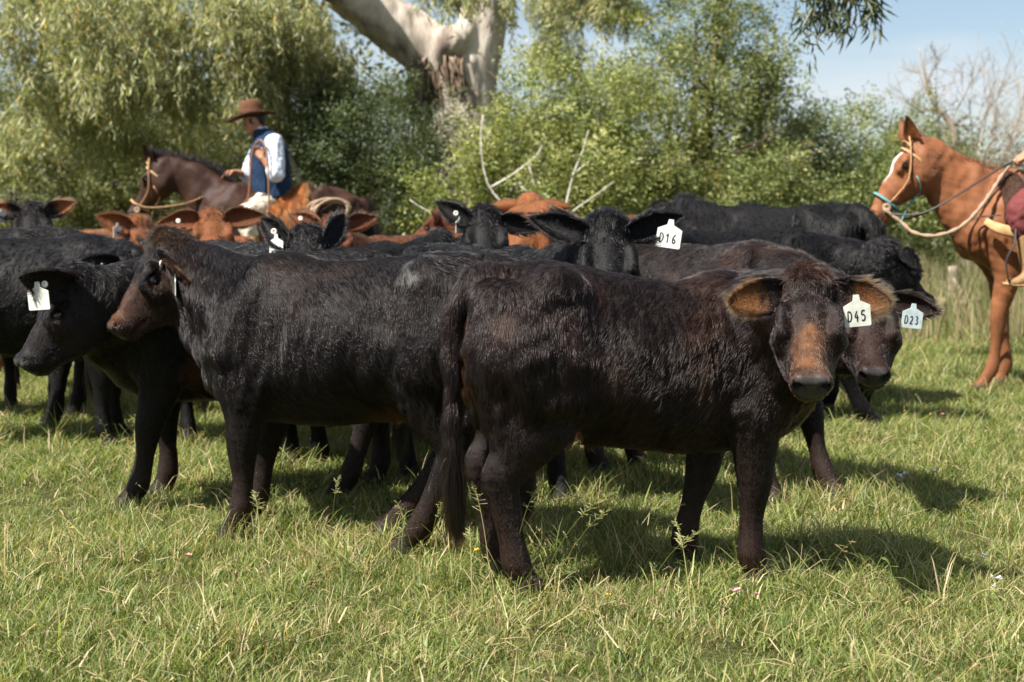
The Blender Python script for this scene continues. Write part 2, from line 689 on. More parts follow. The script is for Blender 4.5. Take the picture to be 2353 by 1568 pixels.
def scatter(name, sources, pts, rots, scales, variant, label=None):
    """one stuff object: instances of the source tufts on a cloud of points"""
    me = bpy.data.meshes.new(name + '_points')
    me.vertices.add(len(pts))
    me.vertices.foreach_set('co', np.asarray(pts, np.float32).ravel())
    for an, ty, arr, key in (('spin', 'FLOAT_VECTOR', rots, 'vector'), ('size', 'FLOAT_VECTOR', scales, 'vector'), ('variant', 'INT', variant, 'value')):
        a = me.attributes.new(an, ty, 'POINT')
        a.data.foreach_set(key, np.asarray(arr, np.int32 if ty == 'INT' else np.float32).ravel())
    o = bpy.data.objects.new(name, me)
    col.objects.link(o)
    o['kind'] = 'stuff'
    if label:
        o['label'] = label
    ng = bpy.data.node_groups.new(name + '_nodes', 'GeometryNodeTree')
    ng.interface.new_socket('Geometry', in_out='INPUT', socket_type='NodeSocketGeometry')
    ng.interface.new_socket('Geometry', in_out='OUTPUT', socket_type='NodeSocketGeometry')
    N = ng.nodes
    gi, go = N.new('NodeGroupInput'), N.new('NodeGroupOutput')
    m2p = N.new('GeometryNodeMeshToPoints')
    ng.links.new(gi.outputs[0], m2p.inputs['Mesh'])
    jn = N.new('GeometryNodeJoinGeometry')
    at_r, at_s, at_v = [N.new('GeometryNodeInputNamedAttribute') for _ in range(3)]
    at_r.data_type = 'FLOAT_VECTOR'
    at_r.inputs['Name'].default_value = 'spin'
    at_s.data_type = 'FLOAT_VECTOR'
    at_s.inputs['Name'].default_value = 'size'
    at_v.data_type = 'INT'
    at_v.inputs['Name'].default_value = 'variant'
    e2r = N.new('FunctionNodeEulerToRotation')
    ng.links.new(at_r.outputs['Attribute'], e2r.inputs[0])
    for i, so in enumerate(sources):
        oi = N.new('GeometryNodeObjectInfo')
        oi.inputs['Object'].default_value = so
        cmp = N.new('FunctionNodeCompare')
        cmp.data_type = 'INT'
        cmp.operation = 'EQUAL'
        ng.links.new(at_v.outputs['Attribute'], cmp.inputs[2])
        cmp.inputs[3].default_value = i
        iop = N.new('GeometryNodeInstanceOnPoints')
        ng.links.new(m2p.outputs[0], iop.inputs['Points'])
        ng.links.new(cmp.outputs[0], iop.inputs['Selection'])
        ng.links.new(oi.outputs['Geometry'], iop.inputs['Instance'])
        ng.links.new(e2r.outputs[0], iop.inputs['Rotation'])
        ng.links.new(at_s.outputs['Attribute'], iop.inputs['Scale'])
        ng.links.new(iop.outputs['Instances'], jn.inputs['Geometry'])
    ng.links.new(jn.outputs[0], go.inputs[0])
    md = o.modifiers.new('tufts', 'NODES')
    md.node_group = ng
    o.data.materials.append(M_GRASS)
    return o


def tuft_source(name, V, F, C, mat=None):
    o = mesh_obj(name, V, F, mat or M_GRASS, attrs={'tint': C})
    col.objects.unlink(o)
    return o


def field_points(r, d0, d1, per_m2, margin=1.0):
    """random ground points across the view between two distances"""
    n = int(per_m2 * ((.40 * d1 + margin) + (.40 * d0 + margin)) * (d1 - d0))
    y = d0 + (d1 - d0) * r.uniform(0, 1, n)
    half = .40 * y + margin
    keep = r.uniform(0, 1, n) < half / (.40 * d1 + margin)
    y = y[keep]
    x = r.uniform(-1, 1, len(y)) * (.40 * y + margin)
    return x, y


def build_grass():
    r = np.random.default_rng(21)
    short = [tuft_source('grass_tuft', *blades(46, .085, .014, .060, .0016, .0040, s_, 1.0, r, .65)) for s_ in (.16, .26, .38, .12, .5, .22)]
    tall = [tuft_source('grass_tuft', *blades(30, .075, .045, .14, .0018, .0038, s_, .9, r, .5)) for s_ in (.15, .22, .3, .12)]
    src = short + tall
    X, Y, S, Vv = [], [], [], []

    def dry(x, y):
        P = np.column_stack([x, y, 0 * x])
        return snoise(P, 1.5, 4) * .6 + snoise(P, .5, 9) * .4
    for d0, d1, dens, s0, s1, tall_p in ((2.6, 6.0, 480, .75, 1.2, .085), (6.0, 10.0, 280, .9, 1.4, .09), (10, 18, 90, 1.3, 2.0, .08), (18, 34, 30, 1.8, 2.8, .12), (34, 70, 7, 3, 5, .3)):
        x, y = field_points(r, d0, d1, dens)
        q = dry(x, y)
        v = np.where(q > .25, r.choice([1, 2, 4, 5], len(x)), r.choice([0, 1, 3, 5], len(x)))
        tmask = r.uniform(0, 1, len(x)) < tall_p * 5 * np.clip(snoise(np.column_stack([x, y, 0 * x]), .55, 2), .06, 1.2) ** 1.5
        v = np.where(tmask, 6 + r.integers(0, 4, len(x)), v)
        X.append(x)
        Y.append(y)
        S.append(r.uniform(s0, s1, len(x)) * (1 + .38 * np.clip(snoise(np.column_stack([x, y, 0 * x]), .45, 6), -1, 1.2)))
        Vv.append(v)
    X, Y, S, Vv = map(np.concatenate, (X, Y, S, Vv))
    thin = snoise(np.column_stack([X, Y, 0 * X]), .9, 14) + .5 * snoise(np.column_stack([X, Y, 0 * X]), .3, 3)
    kp = r.uniform(0, 1, len(X)) < np.where(thin > .75, .45, 1.0)
    X, Y, S, Vv = [X[kp]], [Y[kp]], [S[kp] * np.where(thin[kp] > .5, .8, 1.0)], [Vv[kp]]
    # taller tufts left standing round the hooves
    for px, py, n in tuple((a_, b_ - 24, max(3, c_ * 2 // 3)) for a_, b_, c_ in ((560, 1290, 26), (760, 1310, 18), (960, 1330, 10), (1130, 1390, 26), (1260, 1290, 30), (1430, 1300, 24), (1560, 1350, 14), (1700, 1400, 12), (1880, 1200, 46), (1960, 1180, 16), (640, 1230, 14), (1350, 1180, 14), (1800, 1290, 16), (2060, 1190, 14))):
        d = 1.18 * 3268 / (py - 493)
        c = at(px, py, d)
        X.append(c[0] + r.normal(0, .16, n))
        Y.append(np.full(n, d) + r.normal(0, .12, n))
        S.append(r.uniform(.8, 1.25, n))
        Vv.append(6 + r.integers(0, 4, n))
    X, Y, S, Vv = map(np.concatenate, (X, Y, S, Vv))
    n = len(X)
    rot = np.column_stack([r.normal(0, .12, n), r.normal(0, .12, n), r.uniform(0, 6.283, n)])
    sc = np.column_stack([S, S, S * r.uniform(.8, 1.15, n)])
    scatter('grass', src, np.column_stack([X, Y, 0 * X]), rot, sc, Vv, 'sunlit pasture grass, green with dry straw blades')
    # long seeding stalks
    V, F, C = [], [], []
    k = 0

    def stalk(base, h, lean, az, seed_c, head):
        nonlocal k
        dv = np.array([math.cos(az), math.sin(az), 0])
        P = [base, base + dv * lean * .25 + np.array([0, 0, h * .45]), base + dv * lean * .6 + np.array([0, 0, h * .8]), base + dv * lean + np.array([0, 0, h * .98])]
        P = catmull(np.array(P), 3)
        sv = np.array([-dv[1], dv[0], 0]) * .6 + np.array([.8, 0, 0])
        sv = unit(sv)
        for i, p in enumerate(P):
            w = .0021 * (1 - .6 * i / len(P))
            V.extend([p - sv * w, p + sv * w])
            C.extend([seed_c * .9] * 2)
            if i:
                F.extend([(k + 2 * i - 2, k + 2 * i - 1, k + 2 * i + 1), (k + 2 * i - 2, k + 2 * i + 1, k + 2 * i)])
        k += 2 * len(P)
        for j in range(head):
            t = r.uniform(.58, 1.0)
            i = min(int(t * (len(P) - 1)), len(P) - 2)
            p = P[i] + (P[i + 1] - P[i]) * (t * (len(P) - 1) - i)
            dd = unit(np.array([r.normal(), r.normal(), r.uniform(-.1, 1.1)]) + dv * .5) * r.uniform(.008, .038) * (1.25 - t)  * 1.6
            sv2 = unit(np.cross(dd, [0.1, -1.0, .2])) * .0013
            V.extend([p - sv2 * .3, p + sv2 * .3, p + dd * .75 + sv2 * 1.4, p + dd])
            C.extend([seed_c] * 4)
            F.extend([(k, k + 1, k + 2), (k, k + 2, k + 3)])
            k += 4
    spots = [(1130, 1390, .36, .10, 2.3), (1165, 1400, .38, .13, .5), (1150, 1380, .33, .20, .3), (1230, 1400, .34, .26, .25), (1260, 1395, .30, .26, .35), (1280, 1330, .28, .12, .6), (1590, 1480, .32, .10, 2.0),
             (1950, 1180, .26, .10, .6), (600, 1290, .22, .08, 2), (760, 1260, .24, .07, 1.2), (985, 1310, .22, .06, .6), (1420, 1360, .26, .22, .25), (1480, 1390, .22, .22, .25), (1085, 1420, .25, .04, 1.8), (1680, 1320, .16, .16, .2)]
    for px, py, h, lean, az in spots:
        d = 1.18 * 3268 / (py - 493)
        stalk(at(px, py, d) * [1, 1, 0], h, lean, az, np.array([.34, .34, .14]), 46)
    for i in range(420):
        d = 2.9 + 7.5 * r.uniform() ** 1.3
        x = r.uniform(-1, 1) * (.38 * d + .3)
        stalk(np.array([x, d, 0]), r.uniform(.08, .20), r.uniform(.02, .12), r.uniform(0, 6.28), np.array([.46, .36, .17]) * r.uniform(.7, 1.2) if r.uniform() < .6 else np.array([.22, .28, .09]), int(r.integers(0, 12)))
    o = mesh_obj('seeding_grass', V, np.array(F), M_GRASS, attrs={'tint': np.column_stack([np.array(C), np.ones(len(C))])}, kind='stuff')
    o['label'] = 'thin seeding grass stalks standing above the short grass'
    # fallen pale blades
    V, F, C = [], [], []
    k = 0
    for i in range(1500):
        d = 2.9 + 6.5 * r.uniform() ** 1.2
        x = r.uniform(-1, 1) * (.38 * d + .3)
        az = r.uniform(0, 6.283)
        L = r.uniform(.04, .14)
        dv = np.array([math.cos(az), math.sin(az), r.uniform(-.25, .35)])
        sv = unit(np.cross(dv, [0, 0, 1])) * r.uniform(.0012, .0032)
        p = np.array([x, d, r.uniform(.02, .06)])
        mid = p + dv * L * .5 + np.array([0, 0, r.uniform(0, .02)])
        V.extend([p - sv, p + sv, mid - sv, mid + sv, p + dv * L])
        C.extend([np.array([.58, .46, .27]) * r.uniform(.7, 1.2)] * 5)
        F.extend([(k, k + 1, k + 3), (k, k + 3, k + 2), (k + 2, k + 3, k + 4)])
        k += 5
    o = mesh_obj('dry_straw', V, np.array(F), M_GRASS, attrs={'tint': np.column_stack([np.array(C), np.ones(len(C))])}, kind='stuff')
    o['label'] = 'pale dry straw blades lying on the grass'


def build_flowers():
    r = np.random.default_rng(5)
    white = leaf_mat('petal_white', .5, .3)
    cols = {'white': (.80, .80, .78), 'pink': (.62, .24, .42), 'yellow': (.75, .50, .03)}
    mats = {}
    for k, c in cols.items():
        mats[k] = simple_mat('petal_' + k, c, .5, .3)
    M_STEM = simple_mat('flower_stem', (.09, .15, .03), .6, .2)
    protos = {}

    def proto(kind):
        root = empty('flower', (0, 0, 0), 0, 1)
        J = Join()
        J.tube([(0, 0, 0), (.004, .003, .05), (.0, .006, .09)], .0012, sides=5, n=2)
        J.build('stem', M_STEM, root)
        J = Join()
        n = 8 if kind != 'pink' else 10
        rad = {'white': .019, 'pink': .011, 'yellow': .010}[kind]
        for i in range(n):
            a = 2 * math.pi * i / n
            d = np.array([math.cos(a), math.sin(a), .25 + .3 * (i % 2)])
            s = np.array([-math.sin(a), math.cos(a), 0])
            c = np.array([0, .006, .09])
            V = [c, c + d * rad * .6 + s * rad * .38, c + d * rad, c + d * rad * .6 - s * rad * .38, c + d * rad * .5 + np.array([0, 0, -.003])]
            J.add(V, [(0, 1, 4), (1, 2, 4), (2, 3, 4), (3, 0, 4)])
        J.build('petals', mats[kind], root, smooth=False)
        V, F = ball_mesh((0, .006, .092), .0035, 8, 5)
        mesh_obj('flower_centre', V, F, mats['yellow'], root)
        return root
    spots = [('white', 2052, 1112), ('white', 2070, 1118), ('white', 2088, 1106), ('white', 2125, 1112), ('white', 2060, 1124), ('white', 2276, 1392), ('white', 2288, 1396), ('white', 2248, 1310),
             ('pink', 1700, 1405), ('pink', 1716, 1412), ('pink', 1728, 1418), ('pink', 1850, 1075), ('pink', 2170, 970), ('pink', 420, 1330), 
             ('yellow', 1110, 1310), ('yellow', 1388, 1430), ('yellow', 2084, 955), ('yellow', 160, 1260)]
    words_ = {'white': ('small white wildflower', 'small white wildflowers in the grass'), 'pink': ('tiny pink clover flower', 'tiny pink clover flowers in the grass'), 'yellow': ('tiny yellow wildflower', 'tiny yellow wildflowers in the grass')}
    notes = {(2052, 1112): 'first of the cluster right of the D23 calf', (2070, 1118): 'in the middle of the cluster right of the D23 calf', (2088, 1106): 'at the back of the cluster right of the D23 calf', (2125, 1112): 'set apart farthest right of the D23 calf cluster', (2060, 1124): 'at the front of the cluster right of the D23 calf', (1716, 1412): 'second one before the front hoof of the D45 calf', (1728, 1418): 'third one before the front hoof of the D45 calf', (1388, 1430): 'below the belly of the D45 calf', (2084, 955): 'by the far hoof of the large black cow', (160, 1260): 'below the sooty calf at the left', (2276, 1392): 'alone at the lower right', (2288, 1396): 'beside the lone white one at the lower right', (2248, 1310): 'above the lone pair at the lower right', (1850, 1075): 'under the neck of the D45 calf', (1700, 1405): 'just before the front hoof of the D45 calf', (420, 1330): 'below the left calves', (2170, 970): 'out in the open right pasture', (1110, 1310): 'at the hind hoof of the D45 calf'}
    for kind, px, py in spots:
        d = 1.18 * 3268 / (py + 25 - 493)
        if kind in protos:
            o = protos[kind].copy()
            col.objects.link(o)
            for c in protos[kind].children:
                q = c.copy()
                col.objects.link(q)
                q.parent = o
        else:
            o = protos[kind] = proto(kind)
        p = at(px, py + 25, d)
        o.location = (p[0], d, 0)
        o.rotation_euler = (r.normal(0, .2), r.normal(0, .2), r.uniform(0, 6.28))
        sc_ = r.uniform(.75, 1.1)
        o.scale = (sc_, sc_, sc_)
        tag(o, words_[kind][0] + ' ' + notes.get((px, py), 'in the pasture grass'), 'flower', words_[kind][1])
# ------------------------------------------------------------------ trees and bushes
M_EUCA_LEAF = leaf_mat('gum_leaf', .40, .40, spec=.5)
M_BUSH_LEAF = leaf_mat('bush_leaf', .45, .33, spec=.4)


def bark_mat(name, c0, c1, c2, scale=3.0, zs=.25, rough=.85, bump=.5):
    m, nt, b = new_mat(name)
    tc = nt.nodes.new('ShaderNodeTexCoord')
    mp = nt.nodes.new('ShaderNodeMapping')
    mp.inputs['Scale'].default_value = (1, 1, zs)
    n = nt.nodes.new('ShaderNodeTexNoise')
    n.inputs['Scale'].default_value = scale
    n.inputs['Detail'].default_value = 8
    n.inputs['Roughness'].default_value = .6
    r = nt.nodes.new('ShaderNodeValToRGB')
    r.color_ramp.elements[0].position = .34
    r.color_ramp.elements[0].color = (*c0, 1)
    r.color_ramp.elements[1].position = .66
    r.color_ramp.elements[1].color = (*c2, 1)
    e = r.color_ramp.elements.new(.5)
    e.color = (*c1, 1)
    bp = nt.nodes.new('ShaderNodeBump')
    bp.inputs['Strength'].default_value = bump
    bp.inputs['Distance'].default_value = .03
    n2 = nt.nodes.new('ShaderNodeTexNoise')
    n2.inputs['Scale'].default_value = scale * 6
    n2.inputs['Detail'].default_value = 6
    nt.links.new(tc.outputs['Object'], mp.inputs['Vector'])
    for q in (n, n2):
        nt.links.new(mp.outputs['Vector'], q.inputs['Vector'])
    nt.links.new(n.outputs['Fac'], r.inputs['Fac'])
    nt.links.new(r.outputs['Color'], b.inputs['Base Color'])
    nt.links.new(n2.outputs['Fac'], bp.inputs['Height'])
    nt.links.new(bp.outputs['Normal'], b.inputs['Normal'])
    b.inputs['Roughness'].default_value = rough
    b.inputs['Specular IOR Level'].default_value = .2
    return m


M_GUM = bark_mat('gum_bark_smooth', (.17, .13, .11), (.46, .39, .32), (.66, .59, .50), 3.4, .30, .75, .3)
M_PEEL = bark_mat('gum_bark_peeling', (.06, .042, .030), (.16, .112, .075), (.33, .25, .18), 9, .2)
M_TWIG = bark_mat('brown_twig', (.05, .035, .025), (.10, .075, .05), (.16, .12, .08), 8)
M_DEAD = bark_mat('bleached_wood', (.40, .35, .30), (.58, .53, .46), (.68, .64, .58), 10, .3)
M_GREYTWIG = bark_mat('grey_twig', (.20, .16, .12), (.30, .25, .19), (.42, .36, .28), 10)


def leaves(base, d, L, W, nrm, tint, droop=.12):
    """n leaves as two bent triangles each"""
    d = unit(d)
    nrm = unit(nrm - (nrm * d).sum(1, keepdims=True) * d)
    s = np.cross(d, nrm)
    L, W = L[:, None], W[:, None]
    mid = base + d * L * .42 + nrm * L * .06
    V = np.stack([base, mid + s * W * .5, base + d * L - nrm * L * droop, mid - s * W * .5], 1)
    n = len(base)
    k = np.arange(n)[:, None] * 4
    F = np.stack([np.concatenate([k, k + 1, k + 2], 1), np.concatenate([k, k + 2, k + 3], 1)], 1).reshape(-1, 3)
    C = np.repeat(np.column_stack([tint, np.ones(n)]), 4, 0)
    return V.reshape(-1, 3), F, C


def ell_points(r, n, c, rad, shell=.5):
    p = unit(r.normal(size=(n, 3))) * (r.uniform(0, 1, n) ** (1 / 3 * (1 - shell) + .02))[:, None]
    return np.asarray(c) + p * np.asarray(rad), p


def tints(r, n, c0, c1, alt=None, alt_p=0.0, var=.25):
    t = r.uniform(0, 1, n)[:, None]
    c = np.asarray(c0) * (1 - t) + np.asarray(c1) * t
    if alt is not None:
        m = r.uniform(0, 1, n) < alt_p
        c[m] = np.asarray(alt)
    return c * r.uniform(1 - var, 1 + var, (n, 1))


def gum_foliage(r, blobs, per, c0, c1, alt, alt_p=.06, strand=(.18, .46), leaf=(.07, .135), w=(.009, .017)):
    """drooping strands of long leaves; blobs: (centre, radii, number of strands)"""
    VB, DB, NB = [], [], []
    twigs = []
    for c, rad, n in blobs:
        p, q = ell_points(r, n, c, rad, .3)
        # tuft strands into hanging bunches
        hub = p[r.integers(0, n, n)]
        pull = r.uniform(.35, .85, n)[:, None]
        p = p * (1 - pull) + hub * pull
        ln = r.uniform(*strand, n)
        az = r.uniform(0, 6.283, n)
        out = np.column_stack([np.cos(az), np.sin(az), 0 * az])
        sway = r.uniform(.05, .38, n)[:, None]
        for j in range(per):
            t = ((j + r.uniform(0, 1, n)) / per)[:, None]
            pos = p + out * sway * ln[:, None] * (1 - (1 - t) ** 2) - np.array([0, 0, 1]) * ln[:, None] * t ** 1.4
            VB.append(pos + r.normal(0, .02, (n, 3)))
            a2 = r.uniform(0, 6.283, n)
            DB.append(np.column_stack([np.cos(a2) * .5, np.sin(a2) * .5, -r.uniform(.15, 1.5, n)]))
            NB.append(r.normal(size=(n, 3)))
        twigs.append((p, out, sway, ln))
    base, d, nr = np.vstack(VB), np.vstack(DB), np.vstack(NB)
    n = len(base)
    return leaves(base, d, r.uniform(*leaf, n), r.uniform(*w, n), nr, tints(r, n, c0, c1, alt, alt_p), .14)


def spray_proto(r, n_leaf, length, leaf, w):
    """one twig with leaves along it, growing along +Z, drawn in local space"""
    t = np.sort(r.uniform(.08, 1, n_leaf))
    bend = r.normal(0, .22, 2)
    stem = np.column_stack([bend[0] * t ** 2 * length, bend[1] * t ** 2 * length, t * length])
    az = r.uniform(0, 6.283, n_leaf)
    off = (1.05 - .55 * t) * length * .30 * r.uniform(0, 1, n_leaf)
    base = stem + np.column_stack([np.cos(az) * off, np.sin(az) * off, off * .5])
    d = np.column_stack([np.cos(az), np.sin(az), r.uniform(-.2, 1.2, n_leaf)])
    nr = np.column_stack([np.zeros(n_leaf), np.zeros(n_leaf), np.ones(n_leaf)]) + r.normal(0, .6, (n_leaf, 3))
    return leaves(base, d, r.uniform(*leaf, n_leaf), r.uniform(*w, n_leaf), nr, np.ones((n_leaf, 3)), .08)


def bush_foliage(r, blobs, c0, c1, alt=None, alt_p=0.0, n_leaf=34, length=(.24, .50), leaf=(.030, .055), w=(.015, .026), up=.7, shell=.75, protos=10, clump=1.0, dens=.85):
    """sprays of small leaves spread over the outside of the blobs"""
    P = [spray_proto(r, n_leaf, 1.0, np.array(leaf) / np.mean(length), np.array(w) / np.mean(length)) for _ in range(protos)]
    Vo, Fo, Co = [], [], []
    k = 0
    for c, rad, n in blobs:
        p, q = ell_points(r, n, c, rad, shell)
        n = int(n * dens)
        p, q = p[:n], q[:n]
        nh = max(4, n // 15)
        hub, hq = ell_points(r, nh, c, np.asarray(rad) * .95, shell)
        hi = r.integers(0, nh, n)
        off = r.normal(0, 1, (n, 3)) * np.array([1, 1, .7]) * .105 * clump
        cl = (r.uniform(0, 1, n) < .86)[:, None]
        p = np.where(cl, hub[hi] + off, p)
        q = np.where(cl, hq[hi], q)
        d = unit(q * np.array([1, 1, .7]) + np.array([0, 0, up]) + r.normal(0, .45, (n, 3)))
        L = r.uniform(*length, n)
        base = tints(r, n, c0, c1, alt, alt_p, .22)
        which = r.integers(0, protos, n)
        for w_ in range(protos):
            m = which == w_
            if not m.any():
                continue
            z = d[m]
            x = unit(np.cross(z, r.normal(size=(m.sum(), 3))))
            y = np.cross(z, x)
            V, F, C = P[w_]
            lv = r.uniform(.75, 1.3, (1, len(V) // 4, 1)).repeat(4, 1).reshape(1, -1, 1)
            VV = (V[None, :, 0:1] * x[:, None] + V[None, :, 1:2] * y[:, None] + V[None, :, 2:3] * z[:, None]) * L[m][:, None, None] + p[m][:, None]
            CC = base[m][:, None] * lv
            nv = len(V)
            FF = F[None] + (np.arange(m.sum()) * nv)[:, None, None] + k
            k += nv * m.sum()
            Vo.append(VV.reshape(-1, 3))
            Fo.append(FF.reshape(-1, 3))
            Co.append(CC.reshape(-1, 3))
    V, F, C = np.vstack(Vo), np.vstack(Fo), np.vstack(Co)
    return V, F, np.column_stack([np.clip(C, 0, 1), np.ones(len(C))])


def branch_system(J, r, start, direction, length, radius, depth, spread=.6, nsub=4, gnarl=.18, up=.15, min_r=.004):
    """recursive limbs into a Join"""
    pts = [np.asarray(start, float)]
    d = unit(direction)
    m = 5
    for i in range(m):
        d = unit(d + r.normal(0, gnarl, 3) + np.array([0, 0, up * .3]))
        pts.append(pts[-1] + d * length / m)
    rad = np.linspace(radius, max(radius * .35, min_r), m + 1)
    J.tube(pts, rad, sides=6 if radius < .03 else 9, n=2)
    if depth <= 0:
        return
    for k in range(nsub):
        t = r.uniform(.35, .98)
        i = min(int(t * m), m - 1)
        p = pts[i] + (pts[i + 1] - pts[i]) * (t * m - i)
        dd = unit(unit(pts[i + 1] - pts[i]) * .75 + r.normal(0, spread, 3))
        branch_system(J, r, p, dd, length * r.uniform(.45, .7), rad[i] * .55, depth - 1, spread, nsub, gnarl, up, min_r)


def plant(name, label, cat, base, trunk, crown, mat_leaf, mat_wood, group=None):
    """trunk: Join in world space; crown: V, F, C in world space"""
    root = empty(name, tuple(base), 0, 1, label, cat, group)
    b = np.asarray(base, float)
    if trunk is not None:
        trunk.V = [v - b for v in trunk.V]
        trunk.build('trunk', mat_wood, root)
    if crown is not None:
        V, F, C = crown
        mesh_obj('crown', V - b, F, mat_leaf, root, smooth=False, attrs={'tint': C})
    return root


def g0(px, Y):
    p = at(px, 493, Y)
    return np.array([p[0], Y, 0.0])


def build_trees():
    r = np.random.default_rng(11)
    OL0, OL1, OLA = (.22, .235, .115), (.49, .48, .26), (.54, .41, .15)
    # ---- the big gum tree -------------------------------------------------
    Y = 17.0
    B = Body()
    B.tube([g0(1075, Y) - [0, 0, .3], at(1068, 420, Y), at(1062, 250, Y), at(1095, 120, Y), at(1122, -60, Y), at(1150, -420, Y), at(1180, -900, Y)], [.62, .52, .40, .31, .26, .22, .15], k=.1, n=4)
    B.tube([at(1030, 330, Y - .05), at(1010, 190, Y - .05), at(985, 120, Y - .1), at(900, 55, Y - .2), at(800, -25, Y - .4), at(690, -140, Y - .7), at(520, -330, Y - 1.0)], [.36, .34, .33, .31, .29, .25, .18], k=.16, n=4)
    B.tube([at(1020, 120, Y - .22), at(1045, 90, Y - .30), at(1075, 60, Y - .28), at(1072, 0, Y - .28)], [.17, .15, .09, .06], k=.08, n=3)
    B.ball(at(1040, 95, Y - .34), (.15, .13, .17), .08)
    B.tube([at(1110, 110, Y - .1), at(1085, 140, Y - .3), at(1060, 150, Y - .32)], [.08, .06, .05], k=.05)
    B.tube([at(1130, -150, Y), at(1290, -330, Y - 1.0), at(1480, -430, Y - 2.2)], [.18, .14, .08], k=.12)
    B.tube([at(690, -140, Y - .7), at(640, -330, Y - 1.5), at(300, -480, Y - 2.0)], [.18, .14, .08], k=.12)
    V, F = B.mesh(.045)
    N = normals(V, F)
    V = V + N * (.022 * snoise(V * [1, 1, .45], .30, 2) + .010 * snoise(V * [1, 1, .3], .11, 5))[:, None]
    base = g0(1075, Y)
    root = empty('gum_tree', tuple(base), 0, 1, 'huge gum tree with pale forked trunk and peeling brown bark, hanging leaves', 'tree')
    mesh_obj('trunk', V - base, F, M_GUM, root)
    # peeling bark sheet hanging at the fork: ribbons of bark
    for i in range(120):
        px = 935 + 128 * r.uniform()
        top = 118 + 60 * r.uniform() + max(0, 985 - px) * .5
        ln = r.uniform(.15, .85)
        p0 = at(px, top, Y - .36 - .06 * r.uniform())
        Jn = Join()
        sw = r.normal(0, .09)
        pts = [p0, p0 + np.array([sw * .4, -.03, -ln * .4]), p0 + np.array([sw, .02, -ln * .75]), p0 + np.array([sw * 1.5, -.02, -ln])]
        Jn.tube([q - base for q in pts], np.array([.010, .013, .010, .003]) * r.uniform(.5, 1.7), sides=6, n=3, flat=.25, lat=(1, r.normal(0, .4), 0))
        Jn.build('bark_strip', M_PEEL, root)
    blobs = []

    def bl(px, py, Yq, rx, ry, rz, n):
        blobs.append((at(px, py, Yq), (rx, ry, rz), n))
    # hanging sprays in view, left to right
    for q in ((140, -50, 15.8, .8, .6, .4, 90), (330, -40, 15.6, .5, .6, .4, 60), (500, -40, 15.6, .5, .6, .4, 60), (640, -50, 15.8, .5, .6, .4, 60), (760, 130, 15.9, .3, .4, .3, 50), (60, 40, 15.5, .9, .7, .55, 120), (230, 20, 14.8, .8, .8, .6, 150), (380, 60, 15.2, .7, .7, .6, 150), (300, 150, 14.6, .75, .6, .5, 150), (150, 170, 15.6, .8, .7, .5, 120), (430, 190, 15.4, .4, .5, .35, 60),
              (560, 30, 15.0, .55, .6, .5, 110), (660, 60, 15.4, .6, .6, .5, 110), (570, 150, 15.2, .45, .5, .4, 90), (690, 140, 15.8, .6, .5, .4, 100), (770, 190, 16.0, .35, .4, .2, 44), (60, 300, 16.5, .6, .6, .4, 70),
              (250, 280, 16.0, .7, .6, .4, 90), (380, 310, 16.2, .5, .5, .35, 60), (720, 40, 16.6, .3, .4, .3, 36), (620, 240, 16.2, .35, .4, .3, 40),
              (1010, -70, 15.9, .4, .5, .2, 40), (1075, -45, 15.6, .3, .4, .2, 34), (1165, -10, 15.8, .12, .3, .15, 10), (1265, -10, 19.0, .4, .6, .5, 80), (1320, -20, 18.5, .6, .6, .45, 100), (1400, -10, 17.0, .45, .5, .28, 60), (1280, 110, 19.5, .5, .5, .4, 60)):
        bl(*q)
    # boughs above the frame, farther back
    for q in ((200, -330, 20.5, 1.8, 1.2, .8, 90), (700, -380, 20.5, 1.8, 1.2, .8, 90), (1250, -380, 20.5, 1.6, 1.2, .8, 80)):
        bl(*q)
    Vc, Fc, Cc = gum_foliage(r, [(c, rd, int(n * 1.55)) for c, rd, n in blobs], 20, OL0, OL1, OLA, .07)
    mesh_obj('crown', Vc - base, Fc, M_EUCA_LEAF, root, smooth=False, attrs={'tint': Cc})
    for q in ((400, 110, 470, 230, 15.6, .035), (440, 190, 475, 260, 15.4, .02), (690, 60, 700, 240, 16.0, .03), (700, 230, 735, 330, 15.8, .025), (180, -20, 260, 170, 15.2, .03), (560, -30, 585, 130, 15.2, .025), (640, 40, 660, 150, 15.3, .02),
              (60, -20, 90, 160, 15.6, .025), (330, 10, 420, 200, 15.0, .025), (600, -60, 400, 110, 15.6, .045), (780, -60, 690, 60, 16.2, .045)):
        a, b_ = at(q[0], q[1], q[4]), at(q[2], q[3], q[4])
        tw = Join()
        tw.tube([a - base, (a + b_) / 2 - base + r.normal(0, .08, 3), b_ - base], [q[5], q[5] * .75, q[5] * .4], sides=6, n=3)
        tw.build('bough', M_TWIG, root)
    # bough of leaves hanging in at the top right, from a nearer limb of a gum outside the frame
    Yb = 10.5
    base = np.array([6.4, 12.5, 0.0])
    tr = Join()
    tr.tube([base - [0, 0, .2], base + [0, 0, 2.5], base + [-.3, -.3, 5.2], base + [-1.2, -1.0, 7.0]], [.32, .27, .2, .12], sides=12, n=4)
    tr.tube([base + [-.3, -.3, 5.2], np.array([4.6, 11.2, 4.9]), at(1990, -120, Yb), at(1900, -80, Yb)], [.12, .08, .03, .012], sides=7, n=4)
    bl2 = [(at(1862, -50, Yb), (.09, .2, .06), 6), (at(1915, -50, Yb), (.12, .2, .07), 12), (at(1975, -45, Yb), (.10, .2, .09), 15), (at(2025, -70, Yb), (.08, .2, .06), 6), (at(1850, 20, Yb), (.02, .05, .04), 2), (at(2060, -250, Yb + .4), (.7, .6, .3), 70), (base + [-1.2, -1, 6.6], (1.3, 1.2, .7), 120), (base + [.6, .3, 6.0], (1.3, 1.2, .8), 120)]
